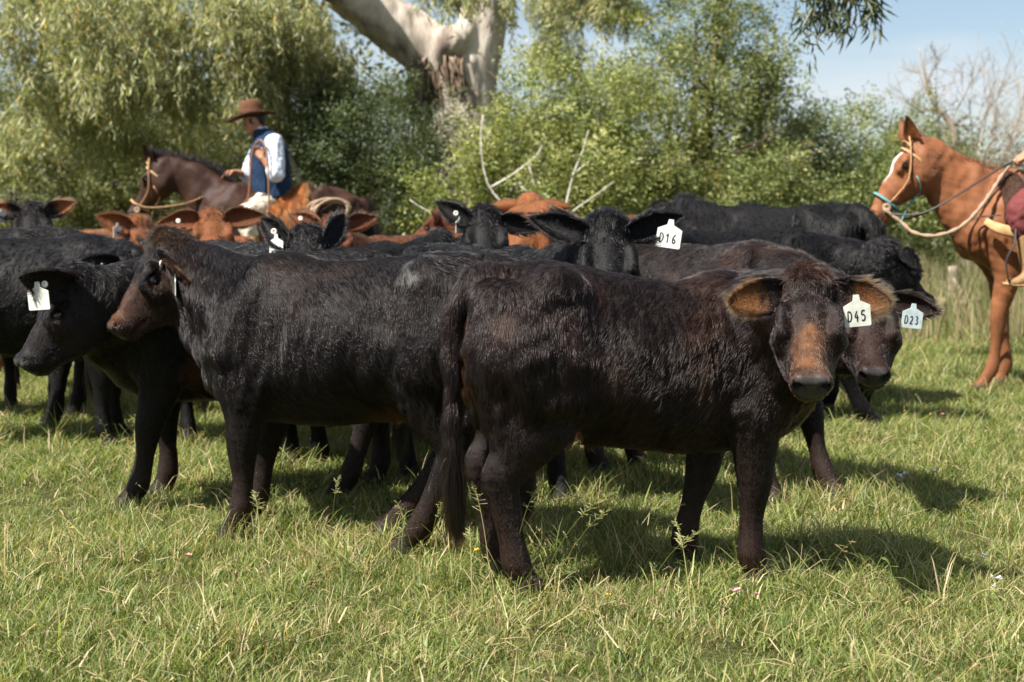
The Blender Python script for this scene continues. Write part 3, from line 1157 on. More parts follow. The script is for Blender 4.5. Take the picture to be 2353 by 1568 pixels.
    cr = gum_foliage(r, bl2, 12, (.060, .075, .030), (.125, .140, .055), OLA, .02, (.22, .46), (.10, .17), (.012, .019))
    plant('gum_tree', 'gum tree beyond the right edge whose dark leaf sprays hang in at the top', 'tree', base, tr, cr, M_EUCA_LEAF, M_GUM)

    # ---- shrubs and trees behind the herd --------------------------------
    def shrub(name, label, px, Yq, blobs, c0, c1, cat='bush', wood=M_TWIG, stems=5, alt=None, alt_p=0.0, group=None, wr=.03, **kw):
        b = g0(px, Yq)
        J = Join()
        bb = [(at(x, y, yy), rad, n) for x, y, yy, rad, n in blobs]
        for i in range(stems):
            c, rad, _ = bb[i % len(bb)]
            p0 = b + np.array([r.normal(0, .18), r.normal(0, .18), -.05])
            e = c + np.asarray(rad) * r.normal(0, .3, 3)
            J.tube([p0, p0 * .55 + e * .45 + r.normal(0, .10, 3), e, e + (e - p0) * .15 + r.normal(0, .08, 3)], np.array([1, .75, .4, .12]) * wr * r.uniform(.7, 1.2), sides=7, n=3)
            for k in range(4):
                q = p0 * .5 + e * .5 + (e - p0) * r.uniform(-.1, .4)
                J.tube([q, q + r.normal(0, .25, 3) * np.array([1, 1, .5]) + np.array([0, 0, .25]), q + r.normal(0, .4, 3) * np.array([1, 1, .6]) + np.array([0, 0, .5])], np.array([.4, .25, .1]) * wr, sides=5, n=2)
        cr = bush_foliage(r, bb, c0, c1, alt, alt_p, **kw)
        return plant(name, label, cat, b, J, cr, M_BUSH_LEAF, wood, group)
    # dark dense bush behind the hatted rider
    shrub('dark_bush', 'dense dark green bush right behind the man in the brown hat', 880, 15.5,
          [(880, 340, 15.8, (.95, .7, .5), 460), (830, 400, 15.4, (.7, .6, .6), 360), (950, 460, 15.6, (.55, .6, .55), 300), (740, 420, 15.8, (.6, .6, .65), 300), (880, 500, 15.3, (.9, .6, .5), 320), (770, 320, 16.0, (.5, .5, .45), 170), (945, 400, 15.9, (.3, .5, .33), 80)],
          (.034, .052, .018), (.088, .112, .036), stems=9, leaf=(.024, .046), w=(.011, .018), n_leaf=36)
    # olive bushes at the left, under the hanging sprays
    shrub('olive_bush', 'loose olive bush at the left edge behind the herd', 60, 18.0,
          [(20, 360, 18.2, (.9, .7, .8), 300), (130, 420, 18.0, (.9, .7, .7), 320), (60, 520, 17.8, (1.2, .8, .6), 360)], (.11, .13, .045), (.27, .265, .10), stems=6, leaf=(.035, .07), w=(.014, .024))
    shrub('olive_bush', 'grey olive bush behind the head of the dark horse', 300, 18.5,
          [(270, 400, 18.7, (.9, .7, .8), 330), (380, 370, 18.4, (.7, .7, .7), 260), (330, 500, 18.3, (1.1, .8, .6), 360), (470, 430, 18.9, (.7, .6, .9), 280), (540, 360, 19.2, (.6, .6, .8), 200)], (.10, .115, .048), (.25, .245, .10), stems=7, leaf=(.035, .07), w=(.014, .024))
    # bright shrub under the gum
    shrub('green_shrub', 'bright green leafy shrub in front of the pale gum trunk', 1200, 14.6,
          [(1250, 245, 15.0, (.34, .45, .40), 130), (1320, 290, 14.8, (.5, .5, .5), 240), (1190, 410, 14.6, (.40, .5, .36), 160), (1290, 420, 14.4, (.6, .5, .45), 260), (1075, 480, 14.4, (.32, .4, .28), 110), (1400, 430, 14.5, (.5, .5, .5), 240), (1240, 500, 14.3, (.9, .5, .35), 300), (1420, 330, 14.9, (.45, .5, .5), 200)],
          (.13, .165, .042), (.34, .34, .12), stems=9, alt=(.38, .38, .10), alt_p=.06, leaf=(.028, .050), w=(.014, .024))
    # tall open tree at right of centre
    b = g0(1650, 16.0)
    J = Join()
    for e, w_ in ((at(1600, 60, 16.2), .07), (at(1660, -40, 16.0), .08), (at(1740, 160, 16.1), .06), (at(1540, 220, 16.0), .06), (at(1800, 330, 16.2), .05), (at(1660, 300, 15.8), .05), (at(1560, 360, 15.8), .05)):
        mid = b * .5 + e * .5 + r.normal(0, .15, 3)
        J.tube([b - [0, 0, .1], b * .75 + mid * .25 + [0, 0, .3], mid, e], np.array([1.3, 1.1, .8, .25]) * w_, sides=8, n=4)
        for k in range(4):
            branch_system(J, r, mid * (1 - k * .22) + e * k * .22, r.normal(0, .6, 3) + [0, 0, .5], .8, w_ * .35, 1, .6, 3)
    bb = [(1560, 30, 16.2, (.35, .5, .4), 90), (1650, -10, 16.0, (.40, .5, .35), 110), (1620, 100, 16.0, (.5, .5, .35), 150), (1710, 60, 16.2, (.28, .4, .22), 46), (1700, 190, 16.1, (.5, .5, .3), 130), (1530, 200, 15.9, (.45, .5, .4), 150), (1620, 260, 15.9, (.6, .5, .38), 210), (1740, 300, 16.1, (.5, .5, .35), 150),
          (1480, 300, 15.7, (.45, .5, .4), 160), (1560, 380, 15.6, (.7, .5, .4), 250), (1820, 380, 16.2, (.5, .5, .35), 150), (1700, 420, 15.8, (.7, .5, .4), 250), (1480, 440, 15.4, (.6, .5, .4), 220), (1610, 490, 15.3, (.9, .5, .38), 280), (1850, 460, 16.0, (.6, .5, .4), 210), (1770, 510, 15.6, (.9, .5, .35), 260), (1760, 110, 16.2, (.16, .3, .2), 18), (1800, 230, 16.2, (.2, .3, .3), 28)]
    cr = bush_foliage(r, [(at(x, y, yy), rad, n) for x, y, yy, rad, n in bb], (.10, .135, .040), (.28, .29, .105), (.33, .28, .08), .06, n_leaf=32, leaf=(.032, .056), w=(.014, .023))
    plant('tall_tree', 'tall open green tree right of the gum trunk, sky showing through its top', 'tree', b, J, cr, M_BUSH_LEAF, M_TWIG)
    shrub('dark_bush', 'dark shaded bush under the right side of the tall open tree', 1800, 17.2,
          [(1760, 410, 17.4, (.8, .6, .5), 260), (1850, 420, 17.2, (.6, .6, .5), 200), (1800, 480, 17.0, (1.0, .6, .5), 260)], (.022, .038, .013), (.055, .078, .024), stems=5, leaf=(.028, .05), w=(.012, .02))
    shrub('green_shrub', 'mid green shrub filling the gap left of the chestnut horse\'s head', 1960, 17.5,
          [(1930, 400, 17.6, (.5, .5, .55), 200), (2000, 360, 17.8, (.45, .5, .5), 150), (2050, 290, 18.0, (.25, .4, .3), 40), (1950, 470, 17.3, (.8, .5, .4), 260), (2080, 430, 17.8, (.6, .5, .5), 220), (2030, 520, 17.2, (.9, .5, .35), 240)], (.10, .14, .036), (.24, .255, .085), stems=7, alt=(.30, .26, .08), alt_p=.05)
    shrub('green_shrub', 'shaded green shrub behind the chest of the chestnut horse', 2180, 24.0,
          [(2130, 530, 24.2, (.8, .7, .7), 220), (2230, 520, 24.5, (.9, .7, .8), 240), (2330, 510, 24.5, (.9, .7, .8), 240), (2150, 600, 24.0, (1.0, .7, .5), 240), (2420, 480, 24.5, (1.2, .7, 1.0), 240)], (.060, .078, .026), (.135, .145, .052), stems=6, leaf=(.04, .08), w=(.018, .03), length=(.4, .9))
    # bare tree at the right
    b = g0(2230, 23.0)
    J = Join()
    J.tube([b, at(2215, 480, 23), at(2190, 300, 23), at(2140, 230, 23), at(2120, 150, 23), at(2112, 110, 23)], [.09, .08, .055, .032, .018, .006], sides=8, n=3)
    for i in range(26):
        px, py = r.uniform(2100, 2420), r.uniform(210, 420)
        s_ = at(2200 + (px - 2200) * .5, 470 + (py - 470) * .4, 23 + r.normal(0, .3))
        e = at(px, py, 23 + r.normal(0, .5))
        branch_system(J, r, s_, e - s_, np.linalg.norm(e - s_) * 1.15, .017, 2, .5, 5, .13, .2, .0035)
    for q in ((2140, 230, 2105, 165), (2130, 190, 2160, 140), (2170, 270, 2110, 250), (2180, 290, 2230, 200)):
        s_, e = at(q[0], q[1], 23), at(q[2], q[3], 23)
        branch_system(J, r, s_, e - s_, np.linalg.norm(e - s_) * 1.2, .018, 2, .5, 5, .13, .2, .0035)
    cr = bush_foliage(r, [(at(2160, 400, 23), (.7, .6, .6), 60), (at(2300, 380, 23), (1.2, .7, .7), 60)], (.15, .13, .06), (.26, .22, .11), None, 0, n_leaf=12, leaf=(.03, .06), w=(.01, .02))
    plant('bare_tree', 'bare tree with thin grey twigs against the sky at right', 'tree', b, J, cr, M_BUSH_LEAF, M_GREYTWIG)
    # thin grey trunk on the left and grey branch behind the hat
    # dead white branches in front of the bright shrub
    dead = [('bleached dead branch forked in a V in front of the green shrub', [[(1240, 540), (1200, 515), (1165, 480), (1120, 420), (1105, 330), (1110, 265)], [(1130, 430), (1180, 400), (1230, 360), (1246, 335)]], .017, 13.75),
            ('pale dead branch rising behind the orange cow', [[(1225, 555), (1240, 500), (1232, 440), (1215, 380)], [(1234, 455), (1190, 425)]], .015, 13.85),
            ('slender dead branch leaning right of the pale dead branches', [[(1270, 560), (1295, 490), (1318, 400), (1340, 345), (1352, 300)], [(1325, 395), (1352, 372)]], .014, 13.70),
            ('thin dead branch slanting low to the right by the curly black head', [[(1270, 545), (1310, 492), (1360, 455), (1410, 418)]], .012, 13.60),
            ('thin grey dead branch sticking out left of the tagged black head', [[(1110, 560), (1070, 498), (1030, 492), (985, 486), (942, 460)], [(1024, 492), (1014, 474)]], .012, 12.6)]
    for lab, paths, rad, yy in dead:
        o0 = at(*paths[0][0], yy)
        o0[2] = 0
        Jd = Join()
        for i, p in enumerate(paths):
            pts = [at(a, b_, yy) - o0 for a, b_ in p]
            if i == 0:
                pts = [np.array([pts[0][0], 0, -.05])] + pts
            m_ = len(pts)
            Jd.tube(pts, np.linspace(rad * (1.0 if i == 0 else .7), rad * .3, m_), sides=7, n=3)
        o = Jd.build('dead_branch', M_DEAD)
        o.location = tuple(o0)
        tag(o, lab, 'branch')
    bl_ = Join()
    o0 = g0(470, 16.0)
    for p, w_ in (([(640, 310), (560, 284), (520, 276), (490, 255), (440, 245)], .028), ([(500, 262), (540, 282), (600, 292)], .02), ([(452, 245), (425, 210)], .014)):
        pts = [at(a, b_, 15.2) - o0 for a, b_ in p]
        bl_.tube(pts, np.linspace(w_, w_ * .4, len(pts)), sides=7, n=3)
    bl_.tube([at(640, 310, 15.2) - o0, at(690, 420, 15.3) - o0, at(700, 560, 15.4) - o0, np.array([at(705, 700, 15.5)[0], 15.5, 0]) - o0], [.03, .035, .04, .045], sides=7, n=3)
    o = bl_.build('dead_branch', M_GREYTWIG)
    o.location = tuple(o0)
    tag(o, 'pale grey dead branch reaching left behind the brown hat', 'branch')
    # far woods closing the horizon
    blobs = []
    for i in range(60):
        yy = r.uniform(34, 60)
        px = -500 + 3400 * i / 59 + r.normal(0, 30)
        h = r.uniform(1.6, 3.0) * (1.5 if px < 1300 else .85)
        blobs.append((np.array([(px - 1176) / 3268 * yy, yy, h * .55]), (r.uniform(1.6, 3), 1.5, h * .6), 110))
    V, F, C = bush_foliage(r, blobs, (.050, .066, .026), (.12, .13, .05), None, 0, n_leaf=22, length=(.7, 1.6), leaf=(.10, .20), w=(.05, .09))
    o = mesh_obj('woods', V, F, M_BUSH_LEAF, None, smooth=False, attrs={'tint': C}, kind='stuff')
    o['label'] = 'far line of woods closing the pasture'
    blobs = []
    for i in range(26):
        yy = r.uniform(20, 30)
        px = -350 + 1500 * i / 25 + r.normal(0, 30)
        h = r.uniform(2.0, 4.2)
        blobs.append((np.array([(px - 1176) / 3268 * yy, yy, h * .5]), (r.uniform(.9, 1.6), 1.0, h * .55), 120))
    V, F, C = bush_foliage(r, blobs, (.055, .070, .026), (.14, .145, .05), None, 0, n_leaf=24, length=(.5, 1.1), leaf=(.07, .13), w=(.03, .05))
    o = mesh_obj('undergrowth', V, F, M_BUSH_LEAF, None, smooth=False, attrs={'tint': C}, kind='stuff')
    o['label'] = 'tangled undergrowth filling the back of the grove'
    # tall dry weeds and dead wood at the right
    V, F, C = [], [], []
    k = 0
    for i in range(2600):
        yy = r.uniform(12.5, 22)
        x = (r.uniform(2020, 2480) - 1176) / 3268 * yy
        h = r.uniform(.2, .75)
        az = r.uniform(0, 6.283)
        ln = r.uniform(.05, .5) * h
        p = np.array([x, yy, 0])
        t = p + np.array([math.cos(az) * ln, math.sin(az) * ln, h])
        sv = np.array([r.uniform(.004, .009), 0, 0])
        m_ = (p + t) / 2 + np.array([0, 0, h * .1])
        V.extend([p - sv, p + sv, m_ - sv * .8, m_ + sv * .8, t])
        c = (np.array([.40, .33, .19]) if r.uniform() < .65 else np.array([.17, .20, .07])) * r.uniform(.6, 1.2)
        C.extend([c] * 5)
        F.extend([(k, k + 1, k + 3), (k, k + 3, k + 2), (k + 2, k + 3, k + 4)])
        k += 5
    o = mesh_obj('tall_weeds', V, np.array(F), M_GRASS, None, attrs={'tint': np.column_stack([np.array(C), np.ones(len(C))])}, kind='stuff')
    o['label'] = 'dry pale weeds standing behind the chestnut horse'
    yy = 15.5
    po = Join()
    c0 = g0(2192, yy)
    po.tube([np.array([0, 0, -.1]), at(2190, 650, yy) - c0, at(2188, 612, yy) - c0], [.055, .05, .045], sides=10, n=2)
    o = po.build('fence_post', M_GREYTWIG)
    o.location = tuple(c0)
    tag(o, 'pale weathered wooden post behind the chestnut horse\'s chest', 'post')
    for lab, pts, rad in (('pale fallen log lying left of the weathered post', [(2110, 705), (2150, 692), (2200, 700), (2250, 688)], .055),
                          ('pale dead branch leaning against the weathered post', [(2240, 720), (2215, 680), (2190, 640)], .028),
                          ('pale fallen branch between the legs and rider of the chestnut horse', [(2270, 728), (2320, 742), (2400, 738)], .04)):
        o0 = at(*pts[0], yy - .3)
        J = Join()
        J.tube([at(a, b_, yy - .3) - o0 for a, b_ in pts], np.linspace(rad, rad * .5, len(pts)), sides=9, n=3)
        o = J.build('fallen_branch', M_GREYTWIG)
        o.location = tuple(o0)
        tag(o, lab, 'branch')
# ------------------------------------------------------------------ cattle
M_COAT = coat_mat('cattle_coat')
M_FUR = hair_mat('cattle_fur')
M_EYE = simple_mat('eye_wet_black', (0.006, 0.005, 0.005), 0.08, 0.6)
M_TAG = simple_mat('tag_white_plastic', (0.58, 0.59, 0.52), 0.45, 0.4, 0.16, 45)
M_SHADETAG = simple_mat('tag_shaded_plastic', (0.46, 0.54, 0.55), 0.45, 0.4, 0.14, 45)  # white tag plastic again, with bluish shade put into its colour
M_INK = simple_mat('marker_ink', (0.012, 0.012, 0.014), 0.5, 0.3)
M_BUTTON = simple_mat('button_cream_plastic', (0.62, 0.58, 0.5), 0.4, 0.4)

BLACK = np.array([0.0045, 0.0040, 0.0041])
BROWNBLACK = np.array([0.0085, 0.0053, 0.0046])
SOOT = np.array([0.0068, 0.0053, 0.0050])
TAN = np.array([0.135, 0.048, 0.018])
ORANGE = np.array([0.165, 0.060, 0.021])
RED = np.array([0.092, 0.030, 0.0125])

GLYPH = {
    'D': [[(0, 0), (0, 1)], [(0, 1), (.35, .97), (.6, .7), (.58, .3), (.32, .04), (0, 0)]],
    '1': [[(.05, .72), (.3, 1), (.28, 0)]],
    '4': [[(.42, 1), (.02, .42), (.62, .40)], [(.44, .66), (.42, -.05)]],
    '5': [[(.58, 1), (.1, .97), (.06, .58), (.35, .62), (.58, .42), (.5, .1), (.22, 0), (0, .1)]],
    '6': [[(.5, 1), (.15, .65), (.04, .3), (.2, .02), (.48, .08), (.55, .34), (.32, .46), (.08, .3)]],
    '2': [[(.04, .78), (.25, 1), (.52, .85), (.45, .5), (.02, .02), (.6, .03)]],
    '3': [[(.04, .9), (.3, 1), (.52, .8), (.28, .54), (.55, .3), (.34, .0), (0, .1)]],
}

_uv = None


def ball_mesh(c, r, nu=14, nv=9):
    c = np.asarray(c, float)
    V = [c + np.array([0, 0, r])]
    for i in range(1, nv):
        t = math.pi * i / nv
        for j in range(nu):
            p = 2 * math.pi * j / nu
            V.append(c + r * np.array([math.sin(t) * math.cos(p), math.sin(t) * math.sin(p), math.cos(t)]))
    V.append(c - np.array([0, 0, r]))
    F = [(0, 1 + j, 1 + (j + 1) % nu) for j in range(nu)]
    for i in range(nv - 2):
        for j in range(nu):
            a = 1 + i * nu
            F.append((a + j, a + nu + j, a + nu + (j + 1) % nu, a + (j + 1) % nu))
    e = 1 + (nv - 2) * nu
    F += [(len(V) - 1, e + (j + 1) % nu, e + j) for j in range(nu)]
    return np.array(V), F


def disc_mesh(c, n, r, th, sides=18):
    n = unit(n)
    u = unit(np.cross(n, [0.2, 0.3, 0.93]))
    v = np.cross(n, u)
    a = np.arange(sides) * 2 * math.pi / sides
    ring = np.cos(a)[:, None] * u + np.sin(a)[:, None] * v
    V = np.vstack([c + ring * r, c + ring * r + n * th * .6, c + ring * r * .8 + n * th, c + ring * r * .38 + n * th, c + ring * r * .34 + n * th * .55])
    F = []
    for k in range(4):
        for j in range(sides):
            F.append((k * sides + j, k * sides + (j + 1) % sides, (k + 1) * sides + (j + 1) % sides, (k + 1) * sides + j))
    F.append(tuple(range(4 * sides, 5 * sides)))
    F.append(tuple(range(sides))[::-1])
    return V, F


def make_ear_tag(parent, top, down, face, size, text=None, mat=None):
    """flag tag: narrow neck at top, square plate below; text handwritten on its face"""
    down, face = unit(down), unit(face)
    right = unit(np.cross(face, down)) * -1.0
    # right as read by someone looking at the face
    right = unit(np.cross(-face, -down)) if False else unit(np.cross(-down, face))
    face = np.cross(right, -down)
    W, H = size, size * 1.12
    out = [(-.10, 0), (.10, 0), (.14, .2), (.5, .36), (.5, 1.0), (.46, 1.04), (-.46, 1.04), (-.5, 1.0), (-.5, .36), (-.14, .2)]
    th = 0.0016
    V = [top + right * x * W + down * y * H + face * th for x, y in out] + [top + right * x * W + down * y * H - face * th for x, y in out]
    n = len(out)
    F = [tuple(range(n)), tuple(range(2 * n - 1, n - 1, -1))] + [(i, n + i, n + (i + 1) % n, (i + 1) % n) for i in range(n)]
    plate = mesh_obj('ear_tag', V, F, mat or M_TAG, parent, smooth=False)
    if text:
        J = Join()
        gw = W * .17
        gh = H * .33
        x0 = -W * .36
        for ch in text:
            for st in GLYPH[ch]:
                pts = [top + right * (x0 + x * gw * 1.25) + down * (H * .86 - y * gh) + face * (th + 0.0008) for x, y in st]
                J.tube(pts, W * .026, sides=5, n=2 if len(pts) > 2 else 1, flat=0.25, lat=np.cross(face, down))
            x0 += gw * 1.5
        J.build('lettering', M_INK, plate)
    return plate


def make_button(parent, c, n):
    V, F = disc_mesh(np.asarray(c), n, 0.0135, 0.006)
    return mesh_obj('ear_button', V, F, M_BUTTON, parent)


def ear_shape(base, out, face, L, W, cup=0.5, curl=0.0, nu=15, nv=9, tip=0.86, rd=0.8):
    """cupped leaf-shaped ear as a closed shell; returns V, F, t along, front flag"""
    out = unit(out)
    face = unit(face - (np.asarray(face) @ out) * out)
    w = np.cross(face, out)
    rows = []
    for side in (0, 1):
        for i in range(nu):
            t = i / (nu - 1)
            hw = W * 0.5 * max(0.03, (0.34 * (1 - t) ** 1.5 + math.sin(math.pi * min(1, (.06 + .94 * t) ** tip)) ** rd))
            if i == nu - 1:
                hw = W * 0.05
            for j in range(nv):
                v = -1 + 2 * j / (nv - 1)
                phi = cup * 1.35 * (1.15 - 0.65 * t)
                x = hw * math.sin(v * phi) / math.sin(max(phi, 1e-3)) if phi < 1.57 else hw * math.sin(v * phi)
                dz = hw * (1 - math.cos(v * phi)) / math.sin(min(phi, 1.5))
                p = base + out * (L * t) + w * x + face * (dz - curl * L * t * t)
                th = (0.010 * (1 - t) + 0.0035) * (1 - 0.75 * v * v)
                if side:
                    p = p - face * th
                rows.append(p)
    V = np.array(rows)
    F = []
    n = nu * nv
    for i in range(nu - 1):
        for j in range(nv - 1):
            a = i * nv + j
            F.append((a, a + 1, a + nv + 1, a + nv))
            F.append((n + a, n + a + nv, n + a + nv + 1, n + a + 1))
        for j in (0, nv - 1):
            a = i * nv + j
            q = (a, a + nv, n + a + nv, n + a)
            F.append(q if j == 0 else q[::-1])
    for i in (0, nu - 1):
        for j in range(nv - 1):
            a = i * nv + j
            q = (a, n + a, n + a + 1, a + 1)
            F.append(q if i == 0 else q[::-1])
    t = np.tile(np.repeat(np.arange(nu) / (nu - 1), nv), 2)
    front = np.r_[np.ones(n), np.zeros(n)]
    vv = np.tile(np.tile(np.linspace(-1, 1, nv), nu), 2)
    return V, np.array(F), t, front, vv


def cow(label, spot, heading, s=1.0, coat='black', poll=None, look=None, neckmid=None, legs=(0, 0, 0, 0), vox=0.018,
        hairs=14000, hair_r=0.0009, hair_len=1.0, ears=None, tags=(), tail_side=0.0, tail_pts=None, group=None, category='cow', belly=1.0,
        head_s=1.0, name='cow', up=None, curly=0.0, seed=1, neck_fat=1.0, lift=30.0, lx=1.0, dip=0.0, bony=True):
    """spot: (x, y) on the ground; heading in degrees (0 = facing right). poll: world point of the top of the head;
    look: world vector poll -> muzzle. legs: foot shifts forward (near fore/hind order: LF, RF, LH, RH) in metres."""
    root = empty(name, (spot[0], spot[1], 0), R(heading), s, label, category, group)
    ch, sh = math.cos(R(heading)), math.sin(R(heading))

    def loc(p):
        d = np.asarray(p, float) - np.array([spot[0], spot[1], 0])
        return np.array([d[0] * ch + d[1] * sh, -d[0] * sh + d[1] * ch, d[2]]) / s

    def lvec(v):
        v = np.asarray(v, float)
        return np.array([v[0] * ch + v[1] * sh, -v[0] * sh + v[1] * ch, v[2]])
    B = Body()
    # trunk: x, top, bottom, half width (deep chest and barrel)
    tr = np.array([(-.53, .985, .74, .10), (-.44, 1.035, .62, .175), (-.33, 1.05, .585, .205), (-.18, 1.03, .55, .215),
                   (.0, 1.015, .505, .235), (.17, 1.02, .485, .225), (.32, 1.045, .49, .19), (.43, 1.02, .53, .155), (.49, .96, .58, .11)])
    tr[:, 2] -= .030 * sstep(-.45, -.15, tr[:, 0])
    tr[:, 1] -= dip * sstep(-.40, .15, tr[:, 0]) + .012
    B.tube(np.column_stack([tr[:, 0], 0 * tr[:, 0], (tr[:, 1] + tr[:, 2]) / 2]), tr[:, 3] * belly, (tr[:, 1] - tr[:, 2]) / 2, k=.02, n=3, cap=.35, tagname='trunk')
    B.tube([(.30, 0, .975 - dip), (.1, 0, .955 - dip), (-.2, 0, .965 - dip * .4), (-.45, 0, .985)], [.05, .05, .05, .04], k=.09, tagname='trunk')
    for y in (1, -1):
        if bony:
            B.ball((-.33, .160 * y, .985), (.055, .042, .042), .12, tagname='trunk')       # hook bones
        if bony:
            B.ball((-.54, .075 * y, .945), .045, .07, tagname='trunk')                    # pin bones
        B.tube([(.30, .095 * y, .985 - dip), (.37, .150 * y, .84), (.445, .172 * y, .69)], [.045, .056, .066], [.065, .095, .085], k=.035, tagname='trunk')
        B.tube([(-.41, .12 * y, .90), (-.40, .165 * y, .76), (-.36, .175 * y, .64)], [.10, .105, .08], [.13, .15, .11], k=.055, tagname='thigh')
        B.tube([(-.50, .09 * y, .90), (-.54, .11 * y, .76), (-.52, .12 * y, .60), (-.485, .13 * y, .48)], [.08, .085, .065, .045], k=.06, tagname='thigh')
        B.tube([(-.25, .16 * y, .84), (-.24, .175 * y, .70), (-.27, .165 * y, .60)], [.03, .03, .03], [.06, .07, .06], k=.08, tagname='thigh')
    for y in (1, -1):
        B.ball((-.185, .272 * y, .865), (.085, .062, .095), .06, cut=True)             # hollow of the flank
        B.ball((.225, .285 * y, .78), (.040, .075, .19), .05, cut=True)
        B.ball((.515, .20 * y, .86), (.045, .075, .13), .05, cut=True)                 # neck in front of the shoulder
        B.ball((.30, .235 * y, .60), (.05, .055, .05), .04, cut=True)                  # elbow fold                 # behind the shoulder
    B.ball((.50, 0, .60), (.10, .10, .11), .12, tagname='trunk')                     # brisket
    B.tube([(.42, 0, .475), (.1, 0, .468), (-.16, 0, .505)], [.06, .07, .05], [.035, .03, .03], k=.06, tagname='belly')
    lf, rf, lh, rh = legs

    def leg(pts, ra, rb, shift, y, ztop, tg):
        P = np.array(pts, float)
        P[:, 1] *= y
        f = np.clip((ztop - P[:, 2]) / ztop, 0, 1)
        P[:, 0] += shift * f
        B.tube(P, ra, rb, k=.035, n=3, cap=.8, tagname=tg)
    for y, sh_ in ((1, lf), (-1, rf)):
        leg([(.43, .135, .70), (.37, .145, .58), (.365, .14, .47), (.375, .13, .345), (.37, .125, .22), (.375, .125, .11), (.395, .125, .06), (.41, .125, .022)],
            [.080, .074, .056, .050, .032, .041, .037, .048], [.13, .118, .080, .058, .038, .046, .042, .056], sh_, y, .72, 'leg')
    for y, sh_ in ((1, lh), (-1, rh)):
        leg([(-.36, .15, .66), (-.38, .145, .56), (-.46, .135, .46), (-.525, .125, .385), (-.515, .125, .30), (-.50, .125, .20), (-.485, .125, .11), (-.465, .125, .06), (-.445, .125, .022)],
            [.085, .070, .052, .046, .037, .033, .041, .038, .048], [.13, .11, .078, .064, .050, .041, .047, .043, .056], sh_, y, .72, 'leg')
    for p in B.prims:
        if 'C' in p:
            p['C'] = p['C'] * [lx, 1, 1]
        else:
            p['D'][:, 0] *= lx
    # head
    if poll is None:
        pl, f = np.array([.86, 0, 1.10]), unit([.75, 0, -.66])
    else:
        pl, f = loc(poll), unit(lvec(look))
    hs = head_s
    L = .362 * hs
    u0 = np.array([0, 0, 1.0]) if up is None else lvec(up)
    u = unit(u0 - (u0 @ f) * f)
    sd = np.cross(u, f)
    occ = pl + f * (.05 * hs) - u * (.105 * hs)
    base = np.array([.28 * lx, 0, .80])
    n1 = np.array([.44 * lx, 0, .83])
    mid = n1 * .45 + occ * .55 if neckmid is None else loc(neckmid)
    nf = neck_fat
    B.tube([base, n1, mid, occ], np.array([.14, .135, .11, .085]) * nf, np.array([.21, .185, .145, .10]) * nf, lat=np.cross(unit(occ - base), [0, 0, 1.0]) if abs(unit(occ - base)[2]) < .9 else (0, 1, 0), k=.07, n=4, cap=.5, tagname='neck')
    throat = pl + f * (.17 * hs) - u * (.20 * hs)
    B.tube([throat, (throat + np.array([.5, 0, .66])) / 2 + np.array([.03, 0, -.02]), (.5 * lx, 0, .62)], [.035, .045, .06], [.06, .075, .07], k=.09, n=3, tagname='neck')
    tb = np.array([(-.02, .064, .062, -.014), (.10, .080, .102, -.002), (.24, .090, .122, 0), (.38, .088, .118, 0), (.52, .070, .100, -.003),
                   (.68, .052, .070, -.008), (.82, .047, .057, -.013), (.93, .051, .052, -.009), (.985, .046, .044, -.014)])
    c = [pl + f * (t * L) + u * ((o - dp) * hs) for t, w, dp, o in tb]
    B.tube(c, tb[:, 1] * hs, tb[:, 2] * hs, lat=sd, k=.035, n=3, cap=.3, tagname='head')
    B.ball(pl + f * .015 * hs - u * .052 * hs, .060 * hs, .05, tagname='head')
    # cheeks / jaw, chin, eye sockets, nostrils
    for y in (1, -1):
        B.tube([pl + f * (a * hs) - u * (d * hs) + sd * y * (w * hs) for a, d, w in ((.115, .150, .052), (.20, .138, .044), (.275, .112, .030), (.335, .094, .020))],
               np.array([.044, .036, .030, .024]) * hs, np.array([.085, .072, .046, .028]) * hs, lat=sd, k=.035, tagname='head')
        B.tube([pl + f * .11 * hs + sd * y * .070 * hs - u * .026 * hs, pl + f * .15 * hs + sd * y * .076 * hs - u * .030 * hs, pl + f * .19 * hs + sd * y * .071 * hs - u * .035 * hs], .020 * hs, k=.02, tagname='head')
        B.ball(pl + f * .152 * hs + sd * y * .090 * hs - u * .052 * hs, .0195 * hs, .012, cut=True)
        B.ball(pl + f * .188 * hs + sd * y * .079 * hs - u * .080 * hs, .022 * hs, .05, tagname='head')
        B.ball(pl + f * (L - .012 * hs) + sd * y * .034 * hs - u * .034 * hs, .024 * hs, .03, tagname='head')
        B.tube([pl + f * (L + .006 * hs) + sd * y * .018 * hs - u * .046 * hs, pl + f * (L + .002 * hs) + sd * y * .036 * hs - u * .034 * hs, pl + f * (L - .020 * hs) + sd * y * .052 * hs - u * .030 * hs], [.010 * hs, .0125 * hs, .006 * hs], k=.008, cut=True, n=1)
    B.tube([pl + f * (L * .70) - u * .122 * hs, pl + f * (L * .93) - u * .114 * hs], [.032 * hs, .034 * hs], [.026 * hs, .024 * hs], lat=sd, k=.012, tagname='head')
    for y in (1, -1):                                                                   # mouth line
        B.tube([pl + f * (L * .70) + sd * y * .050 * hs - u * .108 * hs, pl + f * (L * .86) + sd * y * .049 * hs - u * .098 * hs, pl + f * (L * .99) + sd * y * .030 * hs - u * .096 * hs], .006 * hs, k=.01, cut=True)
    # tail
    if tail_pts is not None:
        tp = np.array(tail_pts, float) * [lx, 1, 1]
    else:
        tp = np.array([(-.50, 0, 1.01), (-.60, 0, .97), (-.645, tail_side * .3, .84), (-.645, tail_side * .7, .66), (-.635, tail_side, .46), (-.63, tail_side, .30)]) * [lx, 1, 1]
    B.tube(tp, np.linspace(.042, .022, len(tp)), k=.035, n=4, tagname='tail')
    V, F = B.mesh(vox / s)
    Nn = normals(V, F)
